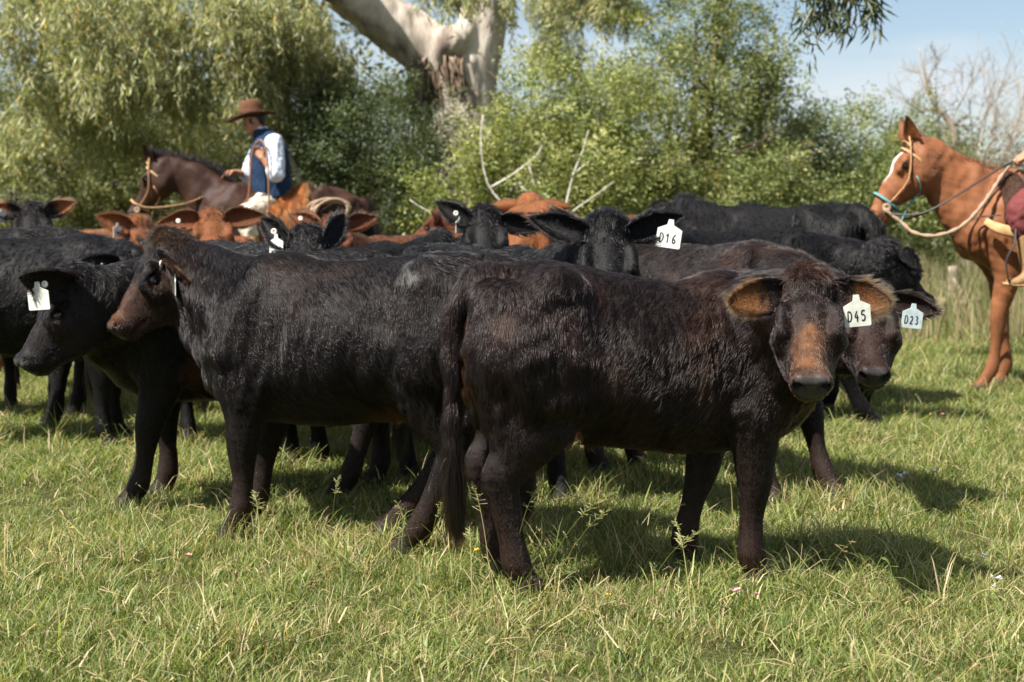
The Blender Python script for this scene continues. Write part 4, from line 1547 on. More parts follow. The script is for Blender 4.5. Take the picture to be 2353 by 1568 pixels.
    d_h0 = B.near(V, 'head')
    Vs = V * [1.0, 1.0, .38]
    amp = sstep(.0, .08, d_h0) * sstep(.35, .6, V[:, 2])
    V = V + Nn * ((.0034 * snoise(Vs, .055, seed) + .0065 * snoise(V, .19, seed + 1)) * amp * (1 - .6 * sstep(.5, .9, Nn[:, 2])))[:, None]
    # coat pattern
    d_head, d_neck, d_leg, d_tail, d_trunk, d_thigh, d_belly = [B.near(V, t) for t in ('head', 'neck', 'leg', 'tail', 'trunk', 'thigh', 'belly')]
    q = V - pl
    hf, hu, hsd = q @ f / L, q @ u / hs, q @ sd / hs
    onhead = sstep(.045, .0, d_head) * sstep(.02, -.03, d_head - np.minimum(d_trunk, d_leg))
    base_c = {'black': BLACK, 'brownblack': BROWNBLACK, 'soot': SOOT, 'tan': TAN, 'orange': ORANGE, 'red': RED, 'calf_a': BROWNBLACK * .5 + BLACK * .5, 'calf_b': BROWNBLACK * 1.35, 'calf_o': SOOT, 'calf_c': BROWNBLACK * .9}[coat]
    n1_, n2_ = snoise(V, .35, seed), snoise(V, .08, seed + 2)
    C = np.tile(base_c, (len(V), 1)) * (1 + .22 * n1_ + .12 * n2_)[:, None]

    def blend(w, cc):
        nonlocal C
        w = np.clip(w, 0, 1)[:, None]
        C = C * (1 - w) + np.asarray(cc) * w
    rusty = np.array([.060, .026, .012])
    dark = coat not in ('tan', 'orange', 'red')
    if coat in ('calf_a', 'calf_b', 'calf_o', 'calf_c', 'brownblack'):
        blend(.55 * sstep(.35, .10, V[:, 2]) * (d_leg < .03), np.array([.030, .0165, .0115]))           # browner shanks
        blend((.2 if coat in ('calf_a', 'calf_o') else .45) * sstep(.2, .9, n1_) * (V[:, 2] > .6), np.array([.034, .017, .011]))
    if coat == 'calf_a':
        blend(onhead * sstep(.42, .80, hf + .12 * n2_) * sstep(-.10, -.01, hu) * .85, (.072, .030, .015))
        blend(onhead * sstep(.5, .7, hf) * sstep(-.05, -.085, hu) * .5, (.040, .018, .011))
        blend(onhead * sstep(.22, .0, hf) * .9, (.024, .013, .007))
        blend(onhead * sstep(.24, .30, hf) * sstep(.62, .45, hf) * sstep(-.03, -.07, hu) * .5, (.045, .02, .011))
        blend(sstep(.05, .0, d_belly) * sstep(-.02, -.12, V[:, 0]) * sstep(.60, .54, V[:, 2]) * .85, (.065, .027, .015))
        blend(.8 * sstep(.055, .015, np.linalg.norm((V - np.array([-.28, .17, .985])) * [1, .5, 1.2], axis=1) + .022 * n2_ + .015 * snoise(V, .03, 7)), (.12, .115, .11))
    if coat == 'calf_b':
        blend(onhead * sstep(.46, .58, hf + .06 * n2_) * sstep(.93, .84, hf) * sstep(.016, -.012, np.abs(hsd) + .012 * n2_ - .022 - .045 * sstep(.46, .85, hf)) * sstep(-.075, -.03, hu) * np.clip(.60 + .32 * n2_ + .35 * snoise(V, .025, 4), 0, 1), (.150, .066, .028))
        blend(onhead * sstep(.30, .55, hf) * sstep(.93, .8, hf) * sstep(.075, .03, np.abs(hsd)) * sstep(-.09, -.03, hu) * .35, (.060, .028, .014))
        blend(onhead * sstep(.84, .93, hf) * .6, (.075, .040, .025))
        blend(onhead * sstep(.1, -.05, hf) * .5, (.05, .022, .012))
        blend(sstep(-.535, -.585, V[:, 0]) * sstep(.92, .82, V[:, 2]) * sstep(.52, .62, V[:, 2]) * sstep(.040, .005, np.abs(np.abs(V[:, 1]) - .085)) * (d_tail > .01) * (.7 + .3 * n2_), (.085, .036, .016))
        blend(sstep(.05, .0, d_belly) * sstep(.56, .53, V[:, 2]) * .3, (.035, .018, .011))
    if coat == 'calf_o':
        blend(sstep(.075, .02, np.linalg.norm((V - np.array([.27, -.17, .57])) * [1, .3, .6], axis=1) + .02 * n2_) * .55, (.07, .028, .013))
        blend(sstep(.075, .02, np.linalg.norm((V - np.array([.27, .17, .57])) * [1, .3, .6], axis=1) + .02 * n2_) * .55, (.07, .028, .013))
    if coat == 'calf_c':
        blend(onhead * sstep(.3, .6, hf) * sstep(-.10, -.03, hu) * .35, (.045, .020, .013))
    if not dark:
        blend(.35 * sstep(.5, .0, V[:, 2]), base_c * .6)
        blend(onhead * .35 * sstep(.4, -.3, n2_), base_c * .55)
    wet = onhead * sstep(.945, .985, hf) * sstep(-.100, -.082, hu) * sstep(.044, .034, np.abs(hsd))
    nos = np.min([np.linalg.norm(q - (f * (L - .004 * hs) + sd * y * .037 * hs - u * .036 * hs), axis=1) for y in (1, -1)], 0)
    wet = np.maximum(wet, onhead * sstep(.026, .018, nos / hs))
    blend(wet, (.042, .038, .038) if dark else (.10, .05, .04))
    blend(onhead * sstep(.019, .013, nos / hs), (.004, .003, .003))
    blend(sstep(.055, .035, V[:, 2]), (.03, .026, .024))
    C = np.clip(C, .002, 1)
    A = np.column_stack([C, wet])
    body = mesh_obj('body', V, F, M_COAT, root, attrs={'coat': A})
    # hair flow
    flow = np.tile([-.50, 0, -.86], (len(V), 1))
    nd = unit(np.array([.35, 0, .75]) - occ) * .5 + np.array([-.1, 0, -.75])
    wn = sstep(.05, -.02, d_neck - d_trunk)[:, None]
    flow = flow * (1 - wn) + nd * wn
    wl = sstep(.06, .0, d_leg) * sstep(.62, .45, V[:, 2])
    flow = flow * (1 - wl[:, None]) + np.array([-.25, 0, -1.0]) * wl[:, None]
    wt_ = sstep(.03, -.01, d_thigh - np.minimum(d_trunk, d_leg))[:, None]
    flow = flow * (1 - wt_ * .6) + np.array([.30, 0, -.9]) * wt_ * .6
    wtl = sstep(.03, 0, d_tail)[:, None]
    flow = flow * (1 - wtl) + np.array([-.05, 0, -1.0]) * wtl
    hv = f * .9 + np.sign(hsd)[:, None] * sd * .35
    wh = onhead[:, None]
    flow = flow * (1 - wh) + hv * wh
    ln = np.full(len(V), .030)
    ln = ln * (1 - .62 * onhead * sstep(.12, .35, hf)) * (1 - .62 * wl)
    ln += .022 * onhead * sstep(.16, -.02, hf)
    ln += .026 * sstep(.05, 0, d_belly) * sstep(.02, -.12, V[:, 0]) * (V[:, 2] < .6) + .010 * sstep(.05, 0, d_belly) * (V[:, 2] < .6) + .010 * sstep(.03, 0, d_tail) + .012 * sstep(.05, 0, d_neck) * (1 - onhead)
    ln *= hair_len * (1 - .97 * wet) * sstep(.03, .075, V[:, 2])
    dens = (1 - wet) * sstep(.035, .07, V[:, 2]) * (1 + 1.2 * onhead + .9 * wl)
    curl = np.clip(curly + 1.0 * onhead * sstep(.3, .02, hf), 0, 1.3)
    fur = Fur()
    fur.grow(V, F, flow, ln, C, hairs, dens, lift=lift, radius=hair_r / s, seed=seed, curl=curl, flat=.8 * wl + .25 * onhead)
    # tail switch
    r = np.random.default_rng(seed + 50)
    nt = max(200, hairs // 45)
    e = tp[-1] - np.array([0, 0, 0])
    tt = r.uniform(0, 1, nt) ** .7
    start = e + (tp[-2] - e) * tt[:, None] * .9 + r.normal(0, .011, (nt, 3))
    ll = r.uniform(.10, .22, nt)[:, None]
    sp_ = r.normal(0, .014, (nt, 3)) * [1, 1, 0]
    dn = np.array([0.03, 0, -1.0])
    P = np.stack([start, start + dn * ll * .33 + sp_ * .5, start + dn * ll * .66 + sp_ * .8, start + dn * ll + sp_ * .75], 1)
    P[:, :, 2] = np.maximum(P[:, :, 2], .05)
    fur.add(P, np.tile(base_c * .9 if dark else base_c * .45, (nt, 1)) * r.uniform(.7, 1.5, (nt, 1)), hair_r * 1.1 / s)
    # eyes
    for y in (1, -1):
        v_, f_ = ball_mesh(pl + f * .152 * hs + sd * y * .0735 * hs - u * .053 * hs, .0225 * hs)
        mesh_obj('eye', v_, f_, M_EYE, root)
    # ears
    ears = ears or {}
    tips = {}
    for y, key in ((1, 'left'), (-1, 'right')):
        e_ = dict(out=(.10, .95, .0), face=(.8, .15, .5), L=.175, W=.072, cup=1.05, curl=.0, col=None)
        e_.update(ears)
        e_.update(ears.get(key, {}))
        # out and face in head terms: (towards muzzle, sideways, away from forehead)
        o3 = f * e_['out'][0] + sd * y * e_['out'][1] + u * e_['out'][2]
        f3 = f * e_['face'][0] + sd * y * e_['face'][1] + u * e_['face'][2]
        bs = pl + f * .045 * hs + sd * y * .060 * hs - u * .046 * hs
        EV, EF, et, fr, vv = ear_shape(bs, o3, f3, e_['L'] * hs, e_['W'] * hs, e_['cup'], e_['curl'], tip=e_.get('tip', .86), rd=e_.get('rd', .8))
        ec = np.tile(C[np.argmin(np.linalg.norm(V - bs, axis=1))] if e_['col'] is None else base_c, (len(EV), 1))
        if e_['col'] is not None:
            wq = np.clip(sstep(.30, .55, et + .1 * snoise(EV, .03, seed)) * e_.get('colw', 1.0), 0, 1)[:, None]
            ec = ec * (1 - wq) + np.asarray(e_['col']) * wq
        eo = mesh_obj('ear', EV, EF, M_COAT, root, attrs={'coat': np.column_stack([ec, np.zeros(len(EV))])})
        fl = np.tile(unit(o3), (len(EV), 1)) + (np.cross(unit(f3), unit(o3)))[None, :] * (vv * .5)[:, None]
        el = (.018 + .016 * fr * (1 - et * .5) + .010 * (np.abs(vv) > .8)) * hair_len
        fur.grow(EV, EF, fl, el, ec, max(400, hairs // 14), lift=34, radius=hair_r * .9 / s, wild=.25, seed=seed + 3 + y)
        o3, f3 = unit(o3), unit(f3 - (f3 @ unit(o3)) * unit(o3))
        tips[key] = (bs, o3, f3, e_['L'] * hs)
    fur.build('fur', M_FUR, root)
    for tg in tags:
        bs, o3, f3, eL = tips[tg['ear']]
        side = 1.0 if not tg.get('back') else -1.0
        p = bs + o3 * eL * tg.get('t', .55) + f3 * (tg.get('off', .036) * side)
        if tg['kind'] == 'flag':
            down = lvec(tg['down']) if 'down' in tg else np.array([0, 0, -1.0])
            face = lvec(tg['face'])
            make_ear_tag(root, p, down, face, tg.get('size', .075) / s, tg.get('text'), tg.get('mat'))
        else:
            make_button(root, p + f3 * .004 * side, lvec(tg['face']) if 'face' in tg else f3 * side)
    return root
# ------------------------------------------------------------------ the herd
HERO = dict(vox=0.0095, hairs=120000, hair_r=0.0006, lift=17)
MIDQ = dict(vox=0.013, hairs=60000, hair_r=0.0007, lift=18)
FARQ = dict(vox=0.019, hairs=26000, hair_r=0.0010, lift=22)
HERD = 'black cattle and calves of the herd'
TANS = 'tan and red cattle of the herd'
UPR = dict(out=(-.45, .80, .10), face=(.55, .35, .75))


def build_herd():
    def pl(px, py, Y, px2, py2, Y2):
        a, b = at(px, py, Y), at(px2, py2, Y2)
        return dict(poll=a, look=b - a)
    # two calves in front
    cow('dark brown calf in profile facing left, tan muzzle and tufted brown poll', (-.545, 5.03), 160, 1.0, 'calf_a', **pl(358, 538, 5.42, 240, 738, 5.32), head_s=1.10,
        legs=(.05, .14, .23, .42), lx=1.0, dip=.012, seed=2, name='calf', category='calf', group=HERD,
        ears=dict(L=.2, W=.10, cup=.8, left=dict(out=(.34, .86, -.36), face=(.75, .0, .3), col=(.07, .034, .016)), right=dict(out=(-.1, .9, -.3), col=(.06, .03, .015))),
        tags=[dict(ear='left', kind='flag', face=(1, .25, .05), size=.07, t=.62, off=.02), dict(ear='left', kind='button', t=.2, face=(1, -.15, 0))], **HERO)
    cow('dark calf in front facing the camera, tan blaze, white ear tag D45', (.41, 4.5), 11, .985, 'calf_b', **pl(1858, 622, 4.16, 1866, 845, 3.94), lx=.945, dip=.045, head_s=1.06, seed=5, name='calf', category='calf', group=HERD,
        ears=dict(col=(.105, .050, .021), L=.162, W=.088, cup=.6, rd=.55, tip=.95, left=dict(out=(.20, .93, .02), face=(.45, .1, .8)), right=dict(out=(.16, .95, -.05), face=(.5, .0, .8))),
        tags=[dict(ear='left', kind='flag', face=(.08, -1, .12), down=(.09, 0, -1), text='D45', size=.079, t=.45, off=.05)], tail_side=.03,
        tail_pts=[(-.50, 0, 1.01), (-.59, .0, .985), (-.645, .0, .86), (-.655, -.01, .68), (-.655, -.02, .48), (-.645, -.02, .32)], legs=(-.20, -.02, .0, .03), **HERO)
    # calf behind the first, head low at the left
    cow('sooty calf at the left with lowered head, cream button and blank white tag', (-1.07, 5.88), 198, .98, 'calf_o', **pl(140, 618, 5.35, 42, 800, 5.28), head_s=1.1, seed=8, name='calf', category='calf', group=HERD,
        ears=dict(L=.2, left=dict(out=(.22, .42, .80), face=(.1, .8, -.4), rd=.6, W=.1), right=dict(out=(-.1, .9, -.3))), curly=.25, legs=(.14, -.02, .12, -.10), neckmid=at(270, 690, 5.45),
        tags=[dict(ear='left', kind='button', t=.6, face=(-.15, -1, .1), off=.03), dict(ear='left', kind='flag', face=(-.3, -1, .2), down=(.08, 0, -1), size=.088, t=.72, off=.02)], **MIDQ)
    # cow behind the D45 calf
    cow('black calf at the right behind the D45 calf, muzzle low, shade-tinted white tag D23', (.80, 6.15), -48, 1.02, 'calf_c', **pl(2000, 655, 5.42, 2012, 880, 5.12), head_s=1.08, seed=12, name='calf', category='calf', group=HERD,
        ears=dict(left=dict(out=(.15, .95, -.05), face=(.4, .1, .85)), right=dict(out=(.1, .9, -.2))), tags=[dict(ear='left', kind='flag', face=(.12, -1, .1), down=(-.1, 0, -1), text='D23', size=.08, t=.48, off=.06, mat=M_SHADETAG)], legs=(.24, .12, 0, 0), **MIDQ)
    cow('curly faced black cow behind the front calves, looking at the camera, ear tag D16', (-.12, 6.05), -58, 1.0, 'black', **pl(1397, 494, 5.32, 1404, 690, 5.10), head_s=1.18, seed=15, group=HERD, curly=.5,
        ears=dict(L=.20, left=dict(out=(-.42, .92, -.05), face=(.4, .3, .75)), right=dict(out=(-.38, .92, -.05), face=(.4, .3, .75))),
        tags=[dict(ear='left', kind='flag', face=(-.1, -1, .25), down=(-.16, -.1, -1), text='D16', size=.092, t=.72, off=.05)], **MIDQ)
    # black row
    cow('black cow with ears pricked behind the brown-headed calf, button and white tag', (-1.32, 6.84), -62, 1.0, 'black', **pl(705, 522, 6.05, 700, 680, 5.78), head_s=1.15, seed=18, group=HERD,
        ears=dict(left=dict(out=(-.95, .45, .0), face=(.3, .6, .7)), right=dict(out=(-.75, .62, .0), face=(.3, .6, .7))), tags=[dict(ear='right', kind='button', t=.45, face=(0, -1, .1), off=.02), dict(ear='right', kind='flag', face=(-.7, -1, .1), size=.08, t=.35, off=.03)], **FARQ)
    cow('black cow standing rump first in the middle of the herd', (-.78, 7.05), 62, .99, 'black', seed=21, group=HERD, **FARQ)
    cow('black cow at the left whose back shows over the sooty calf', (-2.45, 7.2), 4, 1.03, 'black', **pl(290, 575, 7.0, 350, 650, 6.9), seed=24, group=HERD, ears=dict(right=dict(out=(-.3, .9, -.1))),
        tags=[dict(ear='right', kind='flag', face=(1, -.3, 0), size=.07, t=.5)], **FARQ)
    cow('shaggy black cow cut off by the left edge', (-3.0, 8.0), 170, 1.06, 'soot', seed=27, group=HERD, curly=.3, **FARQ)
    cow('black cow head up at the far left, brown inside its ears', (-3.05, 9.0), -72, 1.02, 'soot', **pl(75, 466, 8.2, 66, 570, 7.85), head_s=1.12, seed=30, group=HERD,
        ears=dict(col=(.16, .06, .02), left=dict(out=(-.60, .75, .05), face=(.4, .3, .8)), right=dict(out=(-.25, .9, .1), face=(.4, .3, .8))), tags=[dict(ear='right', kind='flag', face=(.9, -.6, 0), size=.07, t=.5)], **FARQ)
    cow('black faced cow below the gum trunk, button and white tag in its raised ear', (-.30, 7.95), -75, 1.0, 'black', **pl(1115, 475, 7.1, 1120, 590, 6.85), head_s=1.18, seed=33, group=HERD,
        ears=dict(right=dict(out=(-.55, .8, .1), face=(.5, .3, .7)), left=dict(out=(.1, .95, -.2), face=(.5, .3, .7))), tags=[dict(ear='right', kind='button', t=.4, face=(.1, -1, .1), off=.02), dict(ear='right', kind='flag', face=(.9, -.6, 0), size=.075, t=.30, off=.01)], **FARQ)
    cow('large black cow at the right edge of the herd facing right', (1.22, 7.85), 8, 1.05, 'black', **pl(2045, 552, 7.75, 2120, 655, 7.85), head_s=1.15, seed=36, group=HERD, legs=(.15, .35, 0, 0),
        ears=dict(right=dict(out=(.15, .9, -.3), face=(.4, .1, .8)), L=.2), **FARQ)
    cow('black cow standing farthest right at the back of the herd', (1.72, 9.0), 122, 1.19, 'black', seed=39, group=HERD, **FARQ)
    # tan cattle
    cow('tan cow facing the camera under the hatted rider, button in its ear', (-1.82, 8.85), -80, 1.0, 'tan', **pl(487, 480, 7.95, 492, 570, 7.58), head_s=1.2, seed=42, group=TANS, curly=.4,
        ears=dict(L=.19, W=.085, left=dict(out=(-.12, .95, .1), face=(.5, .3, .7)), right=dict(out=(.1, .95, .0), face=(.6, .1, .7))), tags=[dict(ear='right', kind='button', t=.5, face=(0, -1, .1), off=.03)], **FARQ)
    cow('red-brown cow facing the camera with pricked ears right of the saddle', (-.72, 8.95), -108, 1.0, 'red', **pl(765, 496, 8.05, 768, 590, 7.7), head_s=1.2, seed=45, group=TANS, curly=.4,
        ears=dict(left=dict(out=(-.55, .80, .05), face=(.5, .2, .8)), right=dict(out=(-.55, .75, .1), face=(.5, .3, .7))), tags=[dict(ear='right', kind='button', t=.6, face=(0, -1, .1), off=.02)], **FARQ)
    cow('tan cow left of the dark horse with tagged ear turned aside', (-2.32, 10.2), -105, 1.0, 'tan', **pl(325, 498, 9.35, 365, 600, 9.2), head_s=1.2, seed=48, group=TANS, ears=dict(right=dict(out=(-.5, .8, -.1), face=(.3, .6, .7), L=.19, W=.085)),
        tags=[dict(ear='right', kind='flag', face=(.9, -.5, 0), size=.08, t=.4)], **FARQ)
    cow('orange cow half hidden behind the black cow at the far left', (-3.35, 10.4), 178, 1.02, 'orange', seed=51, group=TANS, **FARQ)
    cow('orange cow rump first behind the curly black head, round hump', (.16, 8.75), 92, 1.2, 'orange', bony=False, hair_len=.65, seed=54, group=TANS, **FARQ)
    cow('red-brown cow behind the orange rump, only its back showing', (.45, 10.2), 176, 1.12, 'red', hair_len=.65, seed=57, group=TANS, **FARQ)
    cow('small light orange calf showing behind the D16 tag', (1.08, 9.2), 96, 1.02, 'orange', seed=60, name='calf', category='calf', group=TANS, **FARQ)
    cow('small orange calf behind the black faced cow', (-.38, 9.9), 80, 1.02, 'orange', seed=63, name='calf', category='calf', group=TANS, **FARQ)
    cow('small tan calf in the middle of the herd, its legs showing under the D45 calf', (.60, 7.1), 197, .9, 'tan', seed=66, name='calf', category='calf', group=TANS, legs=(.05, -.1, 0, .1), **FARQ)
# ------------------------------------------------------------------ horses and riders
M_HIDE = coat_mat('horse_hide', 0.62, 0.2, 30, 0.22)
M_MANE = hair_mat('horse_hair', 0.3)
M_LEATHER = simple_mat('rawhide_pale', (0.42, 0.25, 0.12), 0.6, 0.3, 0.25, 60)
M_DARKLEATHER = simple_mat('leather_dark', (0.035, 0.028, 0.026), 0.5, 0.4, 0.3, 60)
M_TEAL = simple_mat('teal_rope', (0.13, 0.30, 0.30), 0.75, 0.2, 0.25, 120, 0.5, 300)
M_ROPE = simple_mat('braided_rope', (0.34, 0.24, 0.16), 0.75, 0.2, 0.35, 150, 0.5, 260)
M_METAL = simple_mat('dull_metal', (0.35, 0.33, 0.30), 0.4, 0.5)
M_SKIN = simple_mat('skin', (0.40, 0.19, 0.11), 0.55, 0.35, 0.12, 25)
M_FELT = simple_mat('hat_felt', (0.115, 0.052, 0.026), 0.85, 0.2, 0.18, 25, 0.3, 200)
M_BAND = simple_mat('hat_band', (0.055, 0.026, 0.015), 0.7, 0.2)
M_NAVY = simple_mat('navy_wool', (0.012, 0.030, 0.068), 0.85, 0.2, 0.15, 18, 0.4, 60)
M_SHIRT = simple_mat('shirt_pale_blue', (0.62, 0.67, 0.76), 0.8, 0.2, 0.05, 20, 0.5, 22)
M_CREAM = simple_mat('cream_cotton', (0.62, 0.54, 0.42), 0.85, 0.2, 0.08, 20, 0.5, 24)
M_MAROON = simple_mat('maroon_cotton', (0.14, 0.035, 0.035), 0.85, 0.2, 0.15, 20, 0.5, 24)
M_HAIR = simple_mat('hair_dark', (0.012, 0.009, 0.008), 0.5, 0.4, 0.3, 90)
M_BOOT = simple_mat('boot_tan', (0.27, 0.155, 0.07), 0.6, 0.3, 0.2, 30, 0.3, 60)
M_PELT = coat_mat('sheepskin_hide', 0.8, 0.2)
M_GREYSHIRT = simple_mat('shirt_grey', (0.30, 0.30, 0.31), 0.8, 0.2, 0.08, 20, 0.4, 24)


def horse(label, spot, heading, poll, look, hide, dark_points, mane_c, s=1.0, vox=0.02, seed=1, legs=(0, 0, 0, 0), blaze=False, hairs=26000, neckmid=None, hairlen=.008, mane_l=1.0):
    root = empty('horse', (spot[0], spot[1], 0), R(heading), s, label, 'horse')
    ch, sh = math.cos(R(heading)), math.sin(R(heading))

    def loc(p):
        d = np.asarray(p, float) - np.array([spot[0], spot[1], 0])
        return np.array([d[0] * ch + d[1] * sh, -d[0] * sh + d[1] * ch, d[2]]) / s

    def lvec(v):
        return np.array([v[0] * ch + v[1] * sh, -v[0] * sh + v[1] * ch, v[2]])
    B = Body()
    tr = np.array([(-.72, 1.30, 1.02, .13), (-.60, 1.40, .92, .22), (-.42, 1.44, .86, .26), (-.2, 1.40, .80, .27), (.05, 1.385, .745, .28),
                   (.28, 1.42, .73, .25), (.45, 1.46, .75, .215), (.58, 1.36, .82, .19), (.66, 1.22, .92, .13)])
    B.tube(np.column_stack([tr[:, 0], 0 * tr[:, 0], (tr[:, 1] + tr[:, 2]) / 2]), tr[:, 3], (tr[:, 1] - tr[:, 2]) / 2, k=.03, cap=.35, tagname='trunk')
    for y in (1, -1):
        B.tube([(.36, .10 * y, 1.40), (.48, .17 * y, 1.20), (.60, .17 * y, 1.02)], [.06, .075, .08], [.09, .14, .12], k=.06, tagname='trunk')
        B.tube([(-.52, .14 * y, 1.26), (-.54, .17 * y, 1.08), (-.46, .17 * y, .90)], [.13, .13, .10], [.22, .20, .14], k=.09, tagname='trunk')
        B.ball((-.40, .20 * y, 1.38), (.08, .06, .06), .1, tagname='trunk')
    B.tube([(.64, .07, 1.0), (.64, -.07, 1.0)], .12, k=.08, tagname='trunk')

    def leg(pts, ra, rb, shift, y):
        P = np.array(pts, float)
        P[:, 1] *= y
        P[:, 0] += shift * np.clip((1.0 - P[:, 2]) / 1.0, 0, 1)
        B.tube(P, ra, rb, k=.03, cap=.8, tagname='leg')
    lf, rf, lh, rh = legs
    for y, q in ((1, lf), (-1, rf)):
        leg([(.52, .16, 1.0), (.46, .17, .86), (.46, .16, .68), (.47, .15, .49), (.465, .145, .30), (.47, .145, .17), (.51, .145, .085), (.53, .145, .03)],
            [.10, .080, .054, .047, .030, .039, .037, .058], [.15, .115, .070, .054, .036, .046, .043, .066], q, y)
    for y, q in ((1, lh), (-1, rh)):
        leg([(-.46, .17, .92), (-.48, .17, .78), (-.60, .15, .64), (-.68, .14, .54), (-.66, .14, .40), (-.645, .14, .25), (-.63, .14, .16), (-.59, .14, .08), (-.57, .14, .03)],
            [.11, .09, .065, .055, .042, .036, .044, .042, .060], [.18, .14, .095, .075, .055, .046, .052, .048, .068], q, y)
    pl, f = loc(poll), unit(lvec(look))
    L = .61
    u = unit(np.array([0, 0, 1.0]) - f[2] * f)
    sd = np.cross(u, f)
    occ = pl + f * .05 - u * .115
    b0, b1 = np.array([.40, 0, 1.16]), np.array([.60, 0, 1.22])
    mid = b1 * .5 + occ * .5 + np.array([-.02, 0, .06]) if neckmid is None else loc(neckmid)
    B.tube([b0, b1, mid, occ], [.16, .14, .095, .075], [.30, .27, .195, .125], k=.07, n=4, cap=.5, tagname='neck')
    tb = np.array([(-.02, .060, .07, -.02), (.12, .095, .125, -.004), (.27, .105, .150, 0), (.40, .090, .140, 0), (.55, .070, .105, -.004), (.70, .056, .078, -.010),
                   (.84, .055, .066, -.012), (.94, .056, .058, -.02), (.99, .046, .044, -.03)])
    B.tube([pl + f * (t * L) + u * (o - dp) for t, w, dp, o in tb], tb[:, 1], tb[:, 2], lat=sd, k=.03, cap=.4, tagname='head')
    B.tube([pl + f * .505 - u * .150, pl + f * .575 - u * .145], [.036, .040], [.03, .026], lat=sd, k=.02, tagname='head')
    for y in (1, -1):
        B.ball(pl + f * .18 - u * .20 + sd * y * .045, (.07, .05, .07), .07, tagname='head')
        B.tube([pl + f * .15 + sd * y * .085 - u * .03, pl + f * .20 + sd * y * .095 - u * .035, pl + f * .25 + sd * y * .08 - u * .045], .022, k=.03, tagname='head')
        B.ball(pl + f * .20 + sd * y * .112 - u * .062, .022, .012, cut=True)
        B.ball(pl + f * .562 + sd * y * .042 - u * .045, .030, .03, tagname='head')
        B.tube([pl + f * .592 + sd * y * .040 - u * .050, pl + f * .562 + sd * y * .066 - u * .040], .016, k=.012, cut=True, n=1)
    B.tube([(-.74, 0, 1.30), (-.82, 0, 1.20), (-.84, 0, 1.0)], [.05, .045, .03], k=.04, tagname='tail')
    V, F = B.mesh(vox / s)
    V = V + normals(V, F) * ((.012 * snoise(V * [1, 1, .7], .24, seed + 3) + .0035 * snoise(V, .08, seed + 5)) * sstep(.35, .7, V[:, 2]))[:, None]
    q = V - pl
    hf, hu, hsd = q @ f / L, q @ u, q @ sd
    dh = B.near(V, 'head')
    on = sstep(.05, 0, dh)
    n1, n2 = snoise(V, .4, seed), snoise(V, .12, seed + 1)
    C = np.tile(np.asarray(hide), (len(V), 1)) * (1 + .15 * n1 + .08 * n2)[:, None]

    def blend(w, cc):
        nonlocal C
        w = np.clip(w, 0, 1)[:, None]
        C = C * (1 - w) + np.asarray(cc) * w
    blend(.8 * sstep(.62, .40, V[:, 2] + .03 * n2) * dark_points, np.asarray(hide) * .35)
    blend(.6 * on * sstep(.85, .98, hf) * dark_points, np.asarray(hide) * .4)
    blend(on * sstep(.03, .01, np.min([np.linalg.norm(q - (f * .582 + sd * y * .052 - u * .045), axis=1) for y in (1, -1)], 0)), (.02, .012, .01))
    if blaze:
        blend(on * sstep(.14, .19, hf) * sstep(.62, .45, hf) * sstep(.034, .02, np.abs(hsd) + .006 * n2) * sstep(-.07, -.035, hu), (.65, .6, .55))
    blend(sstep(.07, .05, V[:, 2]), (.03, .025, .02))
    mesh_obj('body', V, F, M_HIDE, root, attrs={'coat': np.column_stack([np.clip(C, 0, 1), np.zeros(len(V))])})
    for y in (1, -1):
        v_, f_ = ball_mesh(pl + f * .20 + sd * y * .086 - u * .060, .024)
        mesh_obj('eye', v_, f_, M_EYE, root)
        o3 = unit(u * .72 - f * .62 + sd * y * .26)
        EV, EF, et, fr, vv = ear_shape(pl + f * .02 + sd * y * .048 - u * .02, o3, f * .45 + sd * y * .8, .175, .085, .85, -.1, tip=.65)
        ec = np.tile(np.asarray(hide) * .8, (len(EV), 1)) * (1 - .5 * sstep(.6, 1, et))[:, None]
        mesh_obj('ear', EV, EF, M_HIDE, root, attrs={'coat': np.column_stack([ec, np.zeros(len(EV))])})
    # short coat, mane, tail
    fur = Fur()
    flow = np.tile([-.6, 0, -.8], (len(V), 1)) * (1 - on)[:, None] + f * on[:, None]
    fur.grow(V, F, flow, np.full(len(V), hairlen), C, hairs, lift=14, radius=.0012, wild=.1, clump=.05, pull=.1, seed=seed)
    fur.build('coat_hair', M_FUR, root)
    r = np.random.default_rng(seed)
    mn = Fur()
    crest = catmull(np.array([pl + u * .015 - f * .02, pl - f * .03 - u * .0, mid + unit(mid - (b1 + occ) / 2 + np.array([0, 0, .2])) * .20, np.array([.42, 0, 1.455])]), 20)
    n = 3200
    ii = r.integers(0, len(crest) - 1, n)
    p0 = crest[ii] + r.normal(0, .012, (n, 3)) - np.array([0, 0, .03])
    side = np.where(r.uniform(0, 1, n) < .95, 1.0, -1.0)[:, None]
    up_ = np.array([0, 0, 1.0])
    ll = r.uniform(.05, .11, n)[:, None] * mane_l
    out = np.array([[0, -1.0, 0]]) * side
    P = np.stack([p0, p0 + up_ * ll * .5 + out * .015, p0 + up_ * ll * .75 + out * .045, p0 + up_ * ll * .45 + out * .08], 1) + r.normal(0, .006, (n, 1, 3))
    mn.add(P, np.tile(mane_c, (n, 1)) * r.uniform(.6, 1.6, (n, 1)), .0013)
    mn.build('mane', M_MANE, root)
    tl = Fur()
    n = 2500
    p0 = np.array([-.83, 0, 1.1]) + r.normal(0, 1, (n, 3)) * [.025, .03, .10]
    ll = r.uniform(.4, .85, n)[:, None]
    sp_ = r.normal(0, .05, (n, 3)) * [1, 1, 0]
    dn = np.array([-.05, 0, -1.0])
    P = np.stack([p0, p0 + dn * ll * .33 + sp_ * .4, p0 + dn * ll * .66 + sp_, p0 + dn * ll + sp_ * .8], 1)
